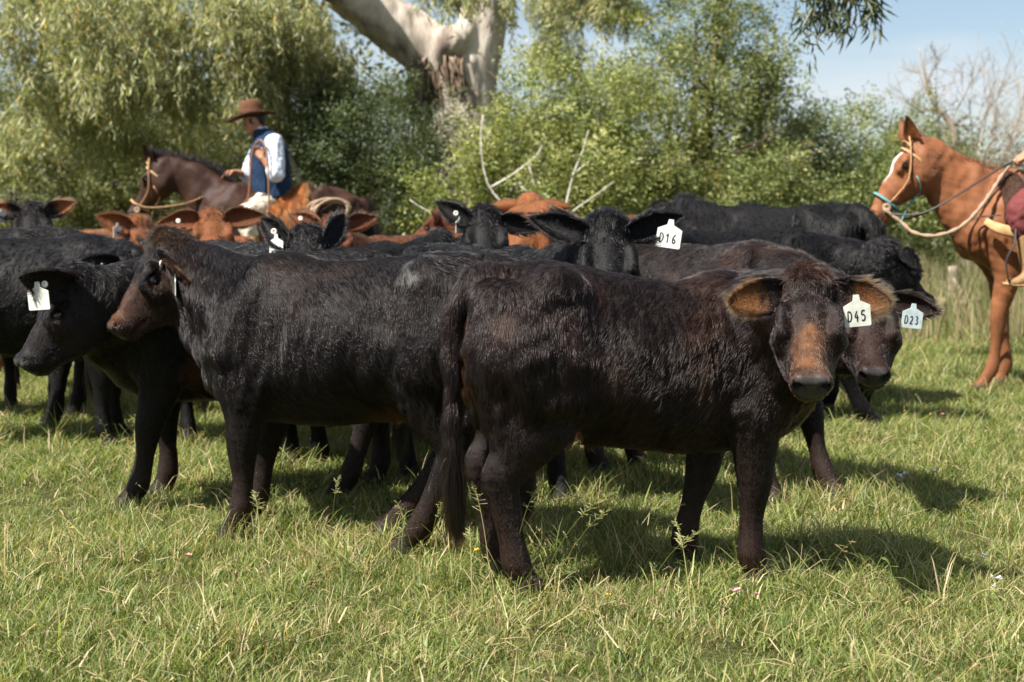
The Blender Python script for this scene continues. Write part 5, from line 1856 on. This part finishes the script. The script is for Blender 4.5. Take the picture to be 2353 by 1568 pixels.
    tl.add(P, np.tile(mane_c, (n, 1)) * r.uniform(.6, 1.5, (n, 1)), .0014)
    tl.build('tail', M_MANE, root)
    fr_ = dict(pl=pl, f=f, u=u, sd=sd, L=L, root=root, occ=occ)

    def w(p):
        p = np.asarray(p, float) * s
        return np.array([p[0] * ch - p[1] * sh + spot[0], p[0] * sh + p[1] * ch + spot[1], p[2]])
    fr_['w'] = w
    return fr_


def strap(J, pts, rad, flat=0.35, lat=None, sides=6, n=3):
    J.tube(pts, rad, sides=sides, n=n, flat=flat, lat=lat)


def bridle(h, mats, label, y_near):
    """straps round the horse's head, built in the horse's own space; a top-level thing resting on it"""
    pl, f, u, sd = h['pl'], h['f'], h['u'], h['sd']
    W = h['w']

    def pt(a, b, c):
        return W(pl + f * a + sd * b + u * c)

    def ring(a, w, top, bot, tilt=0.0):
        return [pt(a + tilt * (1 - math.cos(t)) * .5, w * math.sin(t), (top + bot) / 2 + (top - bot) / 2 * math.cos(t)) for t in np.linspace(0, 2 * math.pi, 17)]
    root = empty('bridle', tuple(pt(.1, 0, 0)), 0, 1, label, 'bridle')
    inv = Matrix.Translation(Vector(pt(.1, 0, 0))).inverted()

    def part(name, mat, paths, rad, flat=.5):
        J = Join()
        for p in paths:
            p = [np.array(inv @ Vector(q)) for q in p]
            J.tube(p, rad, sides=6, n=2, flat=flat)
        return J.build(name, mat, root)
    nose = ring(.44, .075, .012, -.185, .02)
    part('noseband', mats[1], [nose], .011)
    brow = ring(.10, .108, .012, -.255, .04)
    part('throat_latch', mats[0], [brow], .010)
    for y in (1, -1):
        cheek = [pt(.02, .055 * y, .012), pt(.12, .112 * y, -.05), pt(.26, .108 * y, -.12), pt(.38, .080 * y, -.115), pt(.45, .072 * y, -.10)]
        part('cheek_strap', mats[0], [cheek], .011)
        V, F = disc_mesh(pt(.49, .070 * y, -.10) - np.array(pt(.1, 0, 0)), W(pl + sd * y) - W(pl), .03, .012)
        mesh_obj('bit_ring', V, F, mats[2], root)
    part('brow_band', mats[0], [[pt(.08, .10, -.04), pt(.06, .07, .01), pt(.055, 0, .018), pt(.06, -.07, .01), pt(.08, -.10, -.04)]], .010)
    part('halter_ring', mats[1], [[pt(.22, .108 * y_near, -.15), pt(.25, .10 * y_near, -.20), pt(.30, .05 * y_near, -.235), pt(.42, .03 * y_near, -.22), pt(.56, .02 * y_near, -.25)]], .010)
    return root


def hand(B, wrist, fwd, palm_n, thumb_side, curl=1.0, s=1.0, tagname='skin'):
    """palm, four fingers of different length bent at the knuckles, thumb; added to a body"""
    fwd = unit(fwd)
    pn = unit(palm_n - (palm_n @ fwd) * fwd)
    th = unit(thumb_side - (thumb_side @ fwd) * fwd - (thumb_side @ pn) * pn)
    B.tube([wrist, wrist + fwd * .045 * s, wrist + fwd * .085 * s], np.array([.028, .038, .040]) * s, np.array([.020, .017, .014]) * s, lat=th, k=.012, tagname=tagname)
    for i, (o, l) in enumerate(((.030, .072), (.010, .080), (-.011, .074), (-.030, .058))):
        k0 = wrist + fwd * (.085 - .006 * abs(i - 1)) * s + th * o * s
        a0, a1, a2 = .55 * curl, 1.65 * curl, 2.6 * curl
        p1 = k0 + (fwd * math.cos(a0) + pn * math.sin(a0)) * l * .45 * s
        p2 = p1 + (fwd * math.cos(a1) + pn * math.sin(a1)) * l * .33 * s
        p3 = p2 + (fwd * math.cos(a2) + pn * math.sin(a2)) * l * .24 * s
        B.tube([k0, p1, p2, p3], np.array([.0098, .0090, .0082, .0070]) * s, k=.004, n=2, tagname=tagname)
    t0 = wrist + fwd * .025 * s + th * .022 * s
    t1 = t0 + (fwd * .7 + th * .8) * .030 * s + pn * .008 * s
    t2 = t1 + (fwd * .85 + th * .15 + pn * .55) * .030 * s
    t3 = t2 + (fwd * .75 - th * .15 + pn * .65) * .024 * s
    B.tube([t0, t1, t2, t3], np.array([.0150, .0122, .0105, .0085]) * s, k=.006, n=2, tagname=tagname)


def person(label, J, mats, face, hat=True, vest=True):
    """J: joints in world space. One body mesh, clothes as parts."""
    base = J['pelvis']
    root = empty('person', tuple(base), 0, 1, label, 'person')
    j = {k: np.asarray(v, float) - base for k, v in J.items()}
    face = unit(face)
    side = unit(j['l_shoulder'] - j['r_shoulder'])
    upv = unit(j['neck'])

    def limb_pts(*n):
        return [j[a] for a in n]
    # body -----------------------------------------------------------------
    B = Body()
    B.tube(limb_pts('pelvis', 'waist', 'chest', 'neck'), [.145, .125, .155, .075], [.105, .092, .11, .06], lat=side, k=.04)
    hc = j['head']
    hu = unit(hc - j['neck'] + face * .02)
    hu = unit(np.array([0, 0, 1.0]) - face * face[2]) * .8 + hu * .2
    hu = unit(hu)
    hs = np.cross(hu, face)
    B.tube([j['neck'] - upv * .05, j['neck'] + upv * .03, hc - hu * .06 - face * .015], [.062, .055, .054], [.062, .056, .056], lat=side, k=.02)
    B.tube([hc + hu * .045 - face * .035, hc + hu * .04 + face * .02], [.076, .072], [.082, .080], lat=hs, k=.02, cap=.95)
    B.tube([hc + hu * .01 + face * .035, hc - hu * .055 + face * .055, hc - hu * .098 + face * .066], [.060, .050, .026], [.046, .040, .022], lat=hs, k=.03)
    B.tube([hc + hu * .012 + face * .088, hc - hu * .022 + face * .108], [.009, .013], k=.012)
    B.ball(hc - hu * .028 + face * .100, .011, .012)
    B.tube([hc - hu * .056 + face * .084 + hs * .02, hc - hu * .058 + face * .090, hc - hu * .056 + face * .084 - hs * .02], .008, k=.01)
    B.tube([hc + hu * .028 + face * .078 + hs * .03, hc + hu * .03 + face * .086, hc + hu * .028 + face * .078 - hs * .03], .009, k=.012)
    for y in (1, -1):
        B.ball(hc + hu * .010 + face * .082 + hs * y * .030, .010, .01, cut=True)
        B.tube([hc + hu * .02 - face * .005 + hs * y * .074, hc - hu * .02 - face * .0 + hs * y * .072], [.010, .007], [.018, .012], lat=hs, k=.008)
    for a in 'lr':
        B.tube(limb_pts(a + '_shoulder', a + '_elbow'), [.052, .042], k=.03)
        B.tube([j[a + '_elbow'], j[a + '_elbow'] * .6 + j[a + '_wrist'] * .4, j[a + '_wrist']], [.042, .040, .026], [.042, .038, .022], k=.02)
        B.tube(limb_pts('pelvis', a + '_knee'), [.10, .065], k=.05)
        B.tube([j[a + '_knee'], j[a + '_knee'] * .6 + j[a + '_ankle'] * .4, j[a + '_ankle']], [.06, .056, .038], k=.03)
    V, F = B.mesh(.010)
    hands = []
    for a in 'lr':
        H = Body()
        fw = j[a + '_hand'] - j[a + '_wrist']
        H.tube([j[a + '_wrist'] * .5 + j[a + '_elbow'] * .5, j[a + '_wrist']], [.034, .027], [.032, .021], k=.01)
        hand(H, j[a + '_wrist'], fw, J[a + '_palm'], J[a + '_thumb'])
        v, f_ = H.mesh(.0042)
        hands.append((v, f_))
    Jn = Join().add(V, F)
    for v, f_ in hands:
        Jn.add(v, f_)
    Jn.build('body', M_SKIN, root)
    for y in (1, -1):
        v_, f_ = ball_mesh(hc + hu * .010 + face * .078 + hs * y * .030, .0115, 10, 7)
        mesh_obj('eye', v_, f_, M_EYE, root)
    # hair
    Hh = Body()
    Hh.tube([hc + hu * .055 - face * .045, hc + hu * .065 + face * .015], [.080, .072], [.080, .066], lat=hs, k=.02, cap=.95)
    Hh.tube([hc + hu * .02 - face * .075, hc - hu * .045 - face * .062], [.066, .05], [.032, .026], lat=hs, k=.03)
    for y in (1, -1):
        Hh.tube([hc + hu * .03 + face * .02 + hs * y * .07, hc - hu * .012 + face * .022 + hs * y * .071], [.010, .006], [.02, .012], lat=hs, k=.01)
    V, F = Hh.mesh(.008)
    mesh_obj('hair', V, F, M_HAIR, root)
    # shirt with rolled sleeves
    S = Body()
    S.tube(limb_pts('pelvis', 'waist', 'chest', 'neck'), [.155, .14, .166, .085], [.115, .105, .122, .07], lat=side, k=.04)
    S.tube([j['neck'] - upv * .05, j['neck'] + upv * .025], [.078, .072], [.074, .07], lat=side, k=.02)
    for a in 'lr':
        e, w, s0 = j[a + '_elbow'], j[a + '_wrist'], j[a + '_shoulder']
        bl = unit(e - s0)
        S.tube([s0 - bl * .02, s0 * .55 + e * .45, e - bl * .01, e * .80 + w * .20], [.080, .084, .078, .060], k=.03)
        S.tube([e * .78 + w * .22, e * .66 + w * .34], [.060, .052], k=.008)
    V, F = S.mesh(.010)
    n_ = normals(V, F)
    V = V + n_ * (.006 * snoise(V, .07, 3) + .004 * snoise(V, .035, 5))[:, None]
    mesh_obj('shirt', V, F, mats['shirt'], root)
    if vest:
        W = Body()
        W.tube(limb_pts('pelvis', 'waist', 'chest', 'neck'), [.195, .185, .200, .092], [.195, .178, .178, .084], lat=side, k=.04, cap=.5)
        W.tube([j['neck'] - upv * .045, j['neck'] + upv * .028 - face * .01], [.092, .088], [.088, .082], lat=side, k=.02, cap=.2)
        for a in 'lr':
            s0 = j[a + '_shoulder']
            W.tube([s0 * .55 + j['neck'] * .45, s0 * .92 + j['neck'] * .08], [.075, .070], [.07, .072], lat=face, k=.03, cap=.5)
        V, F = W.mesh(.010)
        V = V + normals(V, F) * (.005 * snoise(V, .08, 2))[:, None]
        mesh_obj('vest', V, F, mats['vest'], root)
    T = Body()
    T.tube([j['pelvis'] - upv * .03, j['pelvis'] + upv * .05], [.165, .16], [.125, .118], lat=side, k=.05)
    for a in 'lr':
        kn, an = j[a + '_knee'], j[a + '_ankle']
        T.tube([j['pelvis'] * .9 + j[a + '_knee'] * .1, j['pelvis'] * .5 + kn * .5, kn, kn * .62 + an * .38], [.115, .115, .098, .075], k=.05)
    V, F = T.mesh(.012)
    V = V + normals(V, F) * (.009 * snoise(V, .10, 6))[:, None]
    mesh_obj('trousers', V, F, mats['trousers'], root)
    for a in 'lr':
        kn, an, to = j[a + '_knee'], j[a + '_ankle'], j[a + '_toe']
        K = Body()
        K.tube([kn * .55 + an * .45, kn * .2 + an * .8, an], [.072, .058, .050], k=.02)
        K.tube([an + (an - to) * .12 - np.array([0, 0, .035]), an * .5 + to * .5 - np.array([0, 0, .03]), to], [.040, .044, .034], [.042, .036, .024], k=.03, lat=side)
        V, F = K.mesh(.010)
        mesh_obj('boot', V, F, mats['boot'], root)
    if hat:
        hp = hc + hu * .068 - face * .005
        tilt = unit(np.array([0, 0, 1.0]) + np.array([face[0], face[1], 0]) * .13 + hs * -.03)
        fx = unit(face - (face @ tilt) * tilt)
        sx = np.cross(tilt, fx)
        prof = [(.000, .150, 0), (.03, .148, 0), (.070, .138, 0), (.090, .118, 0), (.096, .075, 0), (.099, .018, 0), (.108, .002, 0), (.112, -.003, 0), (.160, -.014, 1), (.205, -.018, 1), (.210, -.014, 1), (.205, -.010, 1), (.160, -.006, 1), (.115, .006, 0)]
        ns = 32
        V = []
        for rr, zz, br in prof:
            for k in range(ns):
                a = 2 * math.pi * k / ns
                cx, cy = math.cos(a), math.sin(a)
                rx, ry = rr * 1.12, rr * .94
                z = zz + br * (.028 * cy * cy - .022 * cx * (1 if cx > 0 else .6))
                if zz > .1:
                    z -= .018 * max(0, 1 - abs(cy) * rr / .03) * (rr < .07)
                V.append(hp + fx * cx * rx + sx * cy * ry + tilt * z)
        F = []
        for i in range(len(prof) - 1):
            for k in range(ns):
                F.append((i * ns + k, i * ns + (k + 1) % ns, (i + 1) * ns + (k + 1) % ns, (i + 1) * ns + k))
        ho = mesh_obj('hat', V, F, M_FELT, root)
        bv = []
        for rr, zz in ((.098, .010), (.103, .012), (.101, .042), (.096, .044)):
            for k in range(ns):
                a = 2 * math.pi * k / ns
                bv.append(hp + fx * math.cos(a) * rr * 1.125 + sx * math.sin(a) * rr * .945 + tilt * zz)
        bf = [(i * ns + k, i * ns + (k + 1) % ns, (i + 1) * ns + (k + 1) % ns, (i + 1) * ns + k) for i in range(3) for k in range(ns)]
        mesh_obj('hat_band', bv, bf, M_BAND, ho)
    return root


def rope_thing(name, label, cat, paths, rad, mat, flat=1.0, sides=7, n=4, twist=False):
    o0 = np.asarray(paths[0][0], float)
    J = Join()
    for p in paths:
        p = np.asarray(p, float) - o0
        if twist:
            D = catmull(p, 10)
            seg = np.r_[0, np.cumsum(np.linalg.norm(np.diff(D, axis=0), axis=1))]
            m = max(8, int(seg[-1] / (rad * 1.6)))
            tt = np.linspace(0, seg[-1], m)
            D = np.column_stack([np.interp(tt, seg, D[:, k]) for k in range(3)])
            rr = rad * (1 + .28 * np.sin(np.arange(m) * math.pi * .5))
            J.tube(D, rr, sides=sides, n=1, flat=flat)
        else:
            J.tube(p, rad, sides=sides, n=n, flat=flat)
    o = J.build(name, mat)
    o.location = tuple(o0)
    return tag(o, label, cat)


def pelt(label, pts_l, centre, name, hide_c, hl, n_h, seed, thick=.03, cat='saddle pad'):
    """pts_l: grid (rows from front to back) x (cols from far side over the back to near side) of world points"""
    G = np.asarray(pts_l, float)
    nr, nc = G.shape[:2]
    # smooth the grid
    G2 = np.array([catmull(G[i], 5) for i in range(nr)])
    G3 = np.array([catmull(G2[:, k], 5) for k in range(G2.shape[1])]).transpose(1, 0, 2)
    a, b = G3.shape[:2]
    V = G3.reshape(-1, 3)
    F = np.array([(i * b + k, i * b + k + 1, (i + 1) * b + k + 1, (i + 1) * b + k) for i in range(a - 1) for k in range(b - 1)])
    N = normals(V, F)
    if (N @ np.array([0, 0, 1.0])).mean() < 0:
        F = F[:, ::-1]
        N = -N
    V2 = V - N * thick
    m = len(V)
    rim = []
    for i in range(a - 1):
        rim += [(i * b, (i + 1) * b, m + (i + 1) * b, m + i * b), ((i + 1) * b - 1, m + (i + 1) * b - 1, m + (i + 2) * b - 1, (i + 2) * b - 1)]
    for k in range(b - 1):
        rim += [(k, m + k, m + k + 1, k + 1), ((a - 1) * b + k, (a - 1) * b + k + 1, m + (a - 1) * b + k + 1, m + (a - 1) * b + k)]
    FA = np.vstack([F, F[:, ::-1] + m, np.array(rim)])
    c0 = np.asarray(centre, float)
    root = empty(name, tuple(c0), 0, 1, label, cat)
    VV = np.vstack([V, V2]) - c0
    C = np.tile(hide_c, (len(VV), 1)) * (1 + .3 * snoise(VV, .12, seed))[:, None]
    mesh_obj('pad', VV, FA, M_PELT, root, attrs={'coat': np.column_stack([np.clip(C, 0, 1), np.zeros(len(VV))])})
    fur = Fur()
    down = np.tile([.2, 0, -1.0], (m, 1))
    fur.grow(V - c0, F, down, np.full(m, hl), C[:m], n_h, lift=38, radius=.0014, wild=.35, clump=.04, pull=.4, seed=seed)
    fur.build('fleece', M_FUR, root)
    return root


def build_riders():
    # dark horse and the man with the hat, beyond the herd -------------------
    D = 13.2
    x0 = at(640, 470, D)[0]
    hb = horse('dark bay horse behind the herd, ridden by the man in the brown hat', (x0 + .02, D), 180, at(352, 362, D - .02), at(287, 497, D) - at(352, 362, D - .02),
               (.034, .0135, .0075), .6, np.array([.008, .006, .005]), 1.0, .022, 3, neckmid=at(455, 425, D), hairs=20000)
    bridle(hb, (M_LEATHER, M_LEATHER, M_ROPE), 'pale rawhide bridle with knotted cheek straps on the dark bay horse', 1)
    J = dict(pelvis=at(632, 452, D), waist=at(622, 415, D), chest=at(618, 355, D), neck=at(602, 308, D), head=at(584, 282, D),
             l_shoulder=at(630, 328, D - .19), r_shoulder=at(604, 328, D + .18), l_elbow=at(634, 404, D - .27), l_wrist=at(601, 362, D - .27), l_hand=at(583, 335, D - .25),
             r_elbow=at(572, 404, D + .24), r_wrist=at(540, 395, D + .10), r_hand=at(518, 398, D + .04),
             l_knee=at(566, 500, D - .34), r_knee=at(560, 500, D + .34), l_ankle=at(592, 610, D - .36), r_ankle=at(590, 610, D + .36), l_toe=at(560, 625, D - .37), r_toe=at(556, 625, D + .37),
             )
    J.update(l_palm=np.array([-.3, .9, 0]), l_thumb=np.array([.6, 0, .7]), r_palm=np.array([.1, -.3, -.9]), r_thumb=np.array([0, -1.0, .2]))
    person('man on the dark horse in brown brimmed hat, navy vest and pale rolled sleeves', J, dict(shirt=M_SHIRT, vest=M_NAVY, trousers=M_CREAM, boot=M_BOOT), np.array([-.93, -.12, -.35]))
    # sheepskin over the saddle
    def band(px, top, low, half):
        c = at(px, top, D)
        e = at(px, low, D)
        return [(c[0], D + half, e[2]), (c[0], D + half * .92, (c[2] * .55 + e[2] * .45)), (c[0], D + half * .45, c[2] - .02), (c[0], D, c[2]), (c[0], D - half * .45, c[2] - .02),
                (c[0], D - half * .92, (c[2] * .55 + e[2] * .45)), (c[0] - .02, D - half, e[2])]
    pelt('rust brown sheepskin saddle cover under the man in the brown hat', [band(590, 448, 540, .33), band(630, 455, 560, .34), band(672, 436, 560, .34), band(702, 420, 545, .33), band(716, 432, 520, .32)],
         at(655, 445, D), 'saddle_cover', np.array([.20, .075, .024]), .05, 9000, 5)
    hw = np.array(J['l_hand'])
    rope_thing('riding_whip', 'brown leather riding whip held upright by the man in the brown hat', 'whip', [
        [at(592, 330, D - .27), at(584, 338, D - .27), at(578, 365, D - .28), at(575, 410, D - .29), at(571, 452, D - .30), at(560, 470, D - .30)]], .020, M_BOOT if False else simple_mat('whip_leather', (.20, .085, .045), .6, .3, .2, 40), flat=.5)
    rope_thing('whip_lash', 'long looped leather lash hanging from the hand of the man in the hat', 'strap', [
        [at(586, 330, D - .28), at(600, 322, D - .29), at(612, 345, D - .33), at(617, 400, D - .36), at(618, 460, D - .38), at(617, 520, D - .39)]], .012, simple_mat('lash_leather', (.26, .14, .08), .6, .3, .2, 40), flat=.6)
    rope_thing('reins', 'pale flat reins from the hand of the hatted man to the dark horse', 'reins', [
        [at(518, 398, D + .02), at(495, 430, D - .05), at(468, 452, D - .1), at(420, 470, D - .15), at(345, 478, D - .10), at(310, 468, D - .08)],
        [at(520, 402, D + .05), at(514, 440, D + .08), at(500, 470, D + .12), at(420, 490, D + .15), at(312, 470, D + .08)]], .019, M_LEATHER, flat=.35)
    # lasso coils on the rump
    cz = at(748, 480, D - .24)
    loops = []
    for k in range(7):
        a = np.linspace(0, 2 * math.pi, 22)
        rx, rz = .155 + .014 * (k % 3), .085 + .012 * (k % 4)
        ra_ = -.35 + .13 * k
        loops.append([cz + np.array([rx * math.cos(t) * math.cos(ra_) - rz * math.sin(t) * math.sin(ra_) + .010 * k, -.02 * k + .02 + .04 * math.cos(t), rz * math.sin(t) * math.cos(ra_) + rx * math.cos(t) * math.sin(ra_) - .03]) for t in a])
    rope_thing('lasso', 'coiled pale rawhide lasso hanging behind the saddle of the dark horse', 'lasso', loops, .012, M_ROPE, n=2)
    # chestnut horse at the right edge ------------------------------------
    D2 = 9.5
    xf = at(2290, 890, D2)[0]
    hc = horse('chestnut horse with a white blaze standing at the right edge', (xf + .47, D2), 180, at(2093, 312, D2 - .02), at(1992, 478, D2) - at(2093, 312, D2 - .02),
               (.205, .078, .032), .3, np.array([.10, .034, .013]), 1.0, .015, 6, legs=(.10, -.13, 0, 0), blaze=True, hairs=60000, mane_l=.5, neckmid=at(2185, 420, D2))
    bridle(hc, (M_LEATHER, M_TEAL, M_ROPE), 'teal and pale leather halter on the chestnut horse', 1)
    J = dict(pelvis=at(2475, 425, D2), waist=at(2470, 365, D2), chest=at(2468, 285, D2), neck=at(2455, 215, D2), head=at(2440, 165, D2),
             l_shoulder=at(2480, 240, D2 - .19), r_shoulder=at(2450, 240, D2 + .19), l_elbow=at(2455, 345, D2 - .27), l_wrist=at(2368, 352, D2 - .20), l_hand=at(2334, 368, D2 - .15),
             r_elbow=at(2430, 345, D2 + .27), r_wrist=at(2365, 345, D2 + .10), r_hand=at(2340, 362, D2 - .0),
             l_knee=at(2350, 480, D2 - .36), r_knee=at(2350, 480, D2 + .36), l_ankle=at(2366, 622, D2 - .38), r_ankle=at(2366, 622, D2 + .38), l_toe=at(2318, 650, D2 - .40), r_toe=at(2318, 650, D2 + .40))
    J.update(l_palm=np.array([.1, .5, -.8]), l_thumb=np.array([-.4, -.3, .8]), r_palm=np.array([.1, -.5, -.8]), r_thumb=np.array([-.4, 0, .8]))
    person('rider in maroon trousers on the chestnut horse, only hand and leg in view', J, dict(shirt=M_GREYSHIRT, vest=M_DARKLEATHER, trousers=M_MAROON, boot=M_BOOT), np.array([-.98, -.1, -.2]), vest=False)

    def band2(px, top, low, half):
        c = at(px, top, D2)
        e = at(px, low, D2)
        return [(c[0], D2 + half, e[2]), (c[0], D2 + half * .95, (c[2] * .5 + e[2] * .5)), (c[0], D2 + half * .5, c[2] - .03), (c[0], D2, c[2]), (c[0], D2 - half * .5, c[2] - .03),
                (c[0], D2 - half * .95, (c[2] * .5 + e[2] * .5)), (c[0], D2 - half, e[2])]
    pelt('dark brown sheepskin saddle cover on the chestnut horse', [band2(2275, 415, 505, .29), band2(2310, 395, 548, .33), band2(2380, 420, 555, .35), band2(2450, 425, 550, .35), band2(2540, 405, 520, .34)],
         at(2400, 430, D2), 'saddle_cover', np.array([.045, .024, .016]), .035, 9000, 8)
    # saddle blanket edge
    sp = empty('saddle_pad', tuple(at(2330, 500, D2)), 0, 1, 'cream and tan saddle pad edge showing below the dark sheepskin', 'saddle pad')
    c0 = np.array(sp.location)
    felt = simple_mat('cream_felt', (.50, .30, .14), .8, .2, .3, 14)
    for sgn in (1, -1):
        Jn = Join()
        Jn.tube([np.array(at(2264, 508, D2 - sgn * .31)) - c0, np.array(at(2292, 524, D2 - sgn * .34)) - c0, np.array(at(2340, 536, D2 - sgn * .355)) - c0, np.array(at(2420, 545, D2 - sgn * .36)) - c0], [.022, .034, .036, .036], sides=8, flat=.35, lat=(0, .3, 1))
        Jn.build('flap', felt, sp)
    st = empty('stirrup', tuple(at(2345, 640, D2 - .40)), 0, 1, 'wooden stirrup under the boot of the maroon trousered rider', 'stirrup')
    c0 = np.array(st.location)
    Jn = Join()
    Jn.tube([np.array(at(2306, 652, D2 - .40)) - c0, np.array(at(2345, 656, D2 - .40)) - c0, np.array(at(2392, 652, D2 - .40)) - c0], [.03, .035, .03], sides=8, flat=.35, lat=(0, 1, 0))
    Jn.build('tread', M_LEATHER, st)
    Jn = Join()
    Jn.tube([np.array(at(2318, 648, D2 - .43)) - c0, np.array(at(2312, 600, D2 - .45)) - c0, np.array(at(2330, 560, D2 - .44)) - c0, np.array(at(2334, 520, D2 - .40)) - c0], [.014, .013, .016, .018], sides=6, flat=.4)
    Jn.build('stirrup_strap', M_DARKLEATHER, st)
    hand_p = at(2338, 366, D2 - .14)
    rope_thing('reins', 'black reins running from the bit of the chestnut horse to the rider\'s hand', 'reins', [
        [hand_p, at(2290, 392, D2 - .20), at(2200, 448, D2 - .26), at(2120, 490, D2 - .22), at(2050, 492, D2 - .12), at(2025, 488, D2 - .08)],
        [hand_p + np.array([0, .06, 0]), at(2290, 400, D2 + .10), at(2180, 462, D2 + .2), at(2090, 502, D2 + .12), at(2030, 492, D2 + .05)]], .0105, M_DARKLEATHER, flat=.6)
    rope_thing('lead_rope', 'braided lead rope hanging in a loop below the neck of the chestnut horse', 'rope', [
        [at(2030, 480, D2 - .10), at(2070, 510, D2 - .14), at(2100, 535, D2 - .2), at(2150, 542, D2 - .26), at(2210, 520, D2 - .30), at(2262, 465, D2 - .28), at(2310, 392, D2 - .18), hand_p]], .0125, M_ROPE, twist=True)
    rope_thing('breast_strap', 'thin dark strap across the chest of the chestnut horse', 'strap', [
        [at(2186, 545, D2 - .22), at(2205, 520, D2 - .235), at(2250, 500, D2 - .25), at(2300, 495, D2 - .30)]], .008, M_DARKLEATHER, flat=.5)
build_ground()
build_trees()
build_herd()
build_riders()
build_grass()
build_flowers()
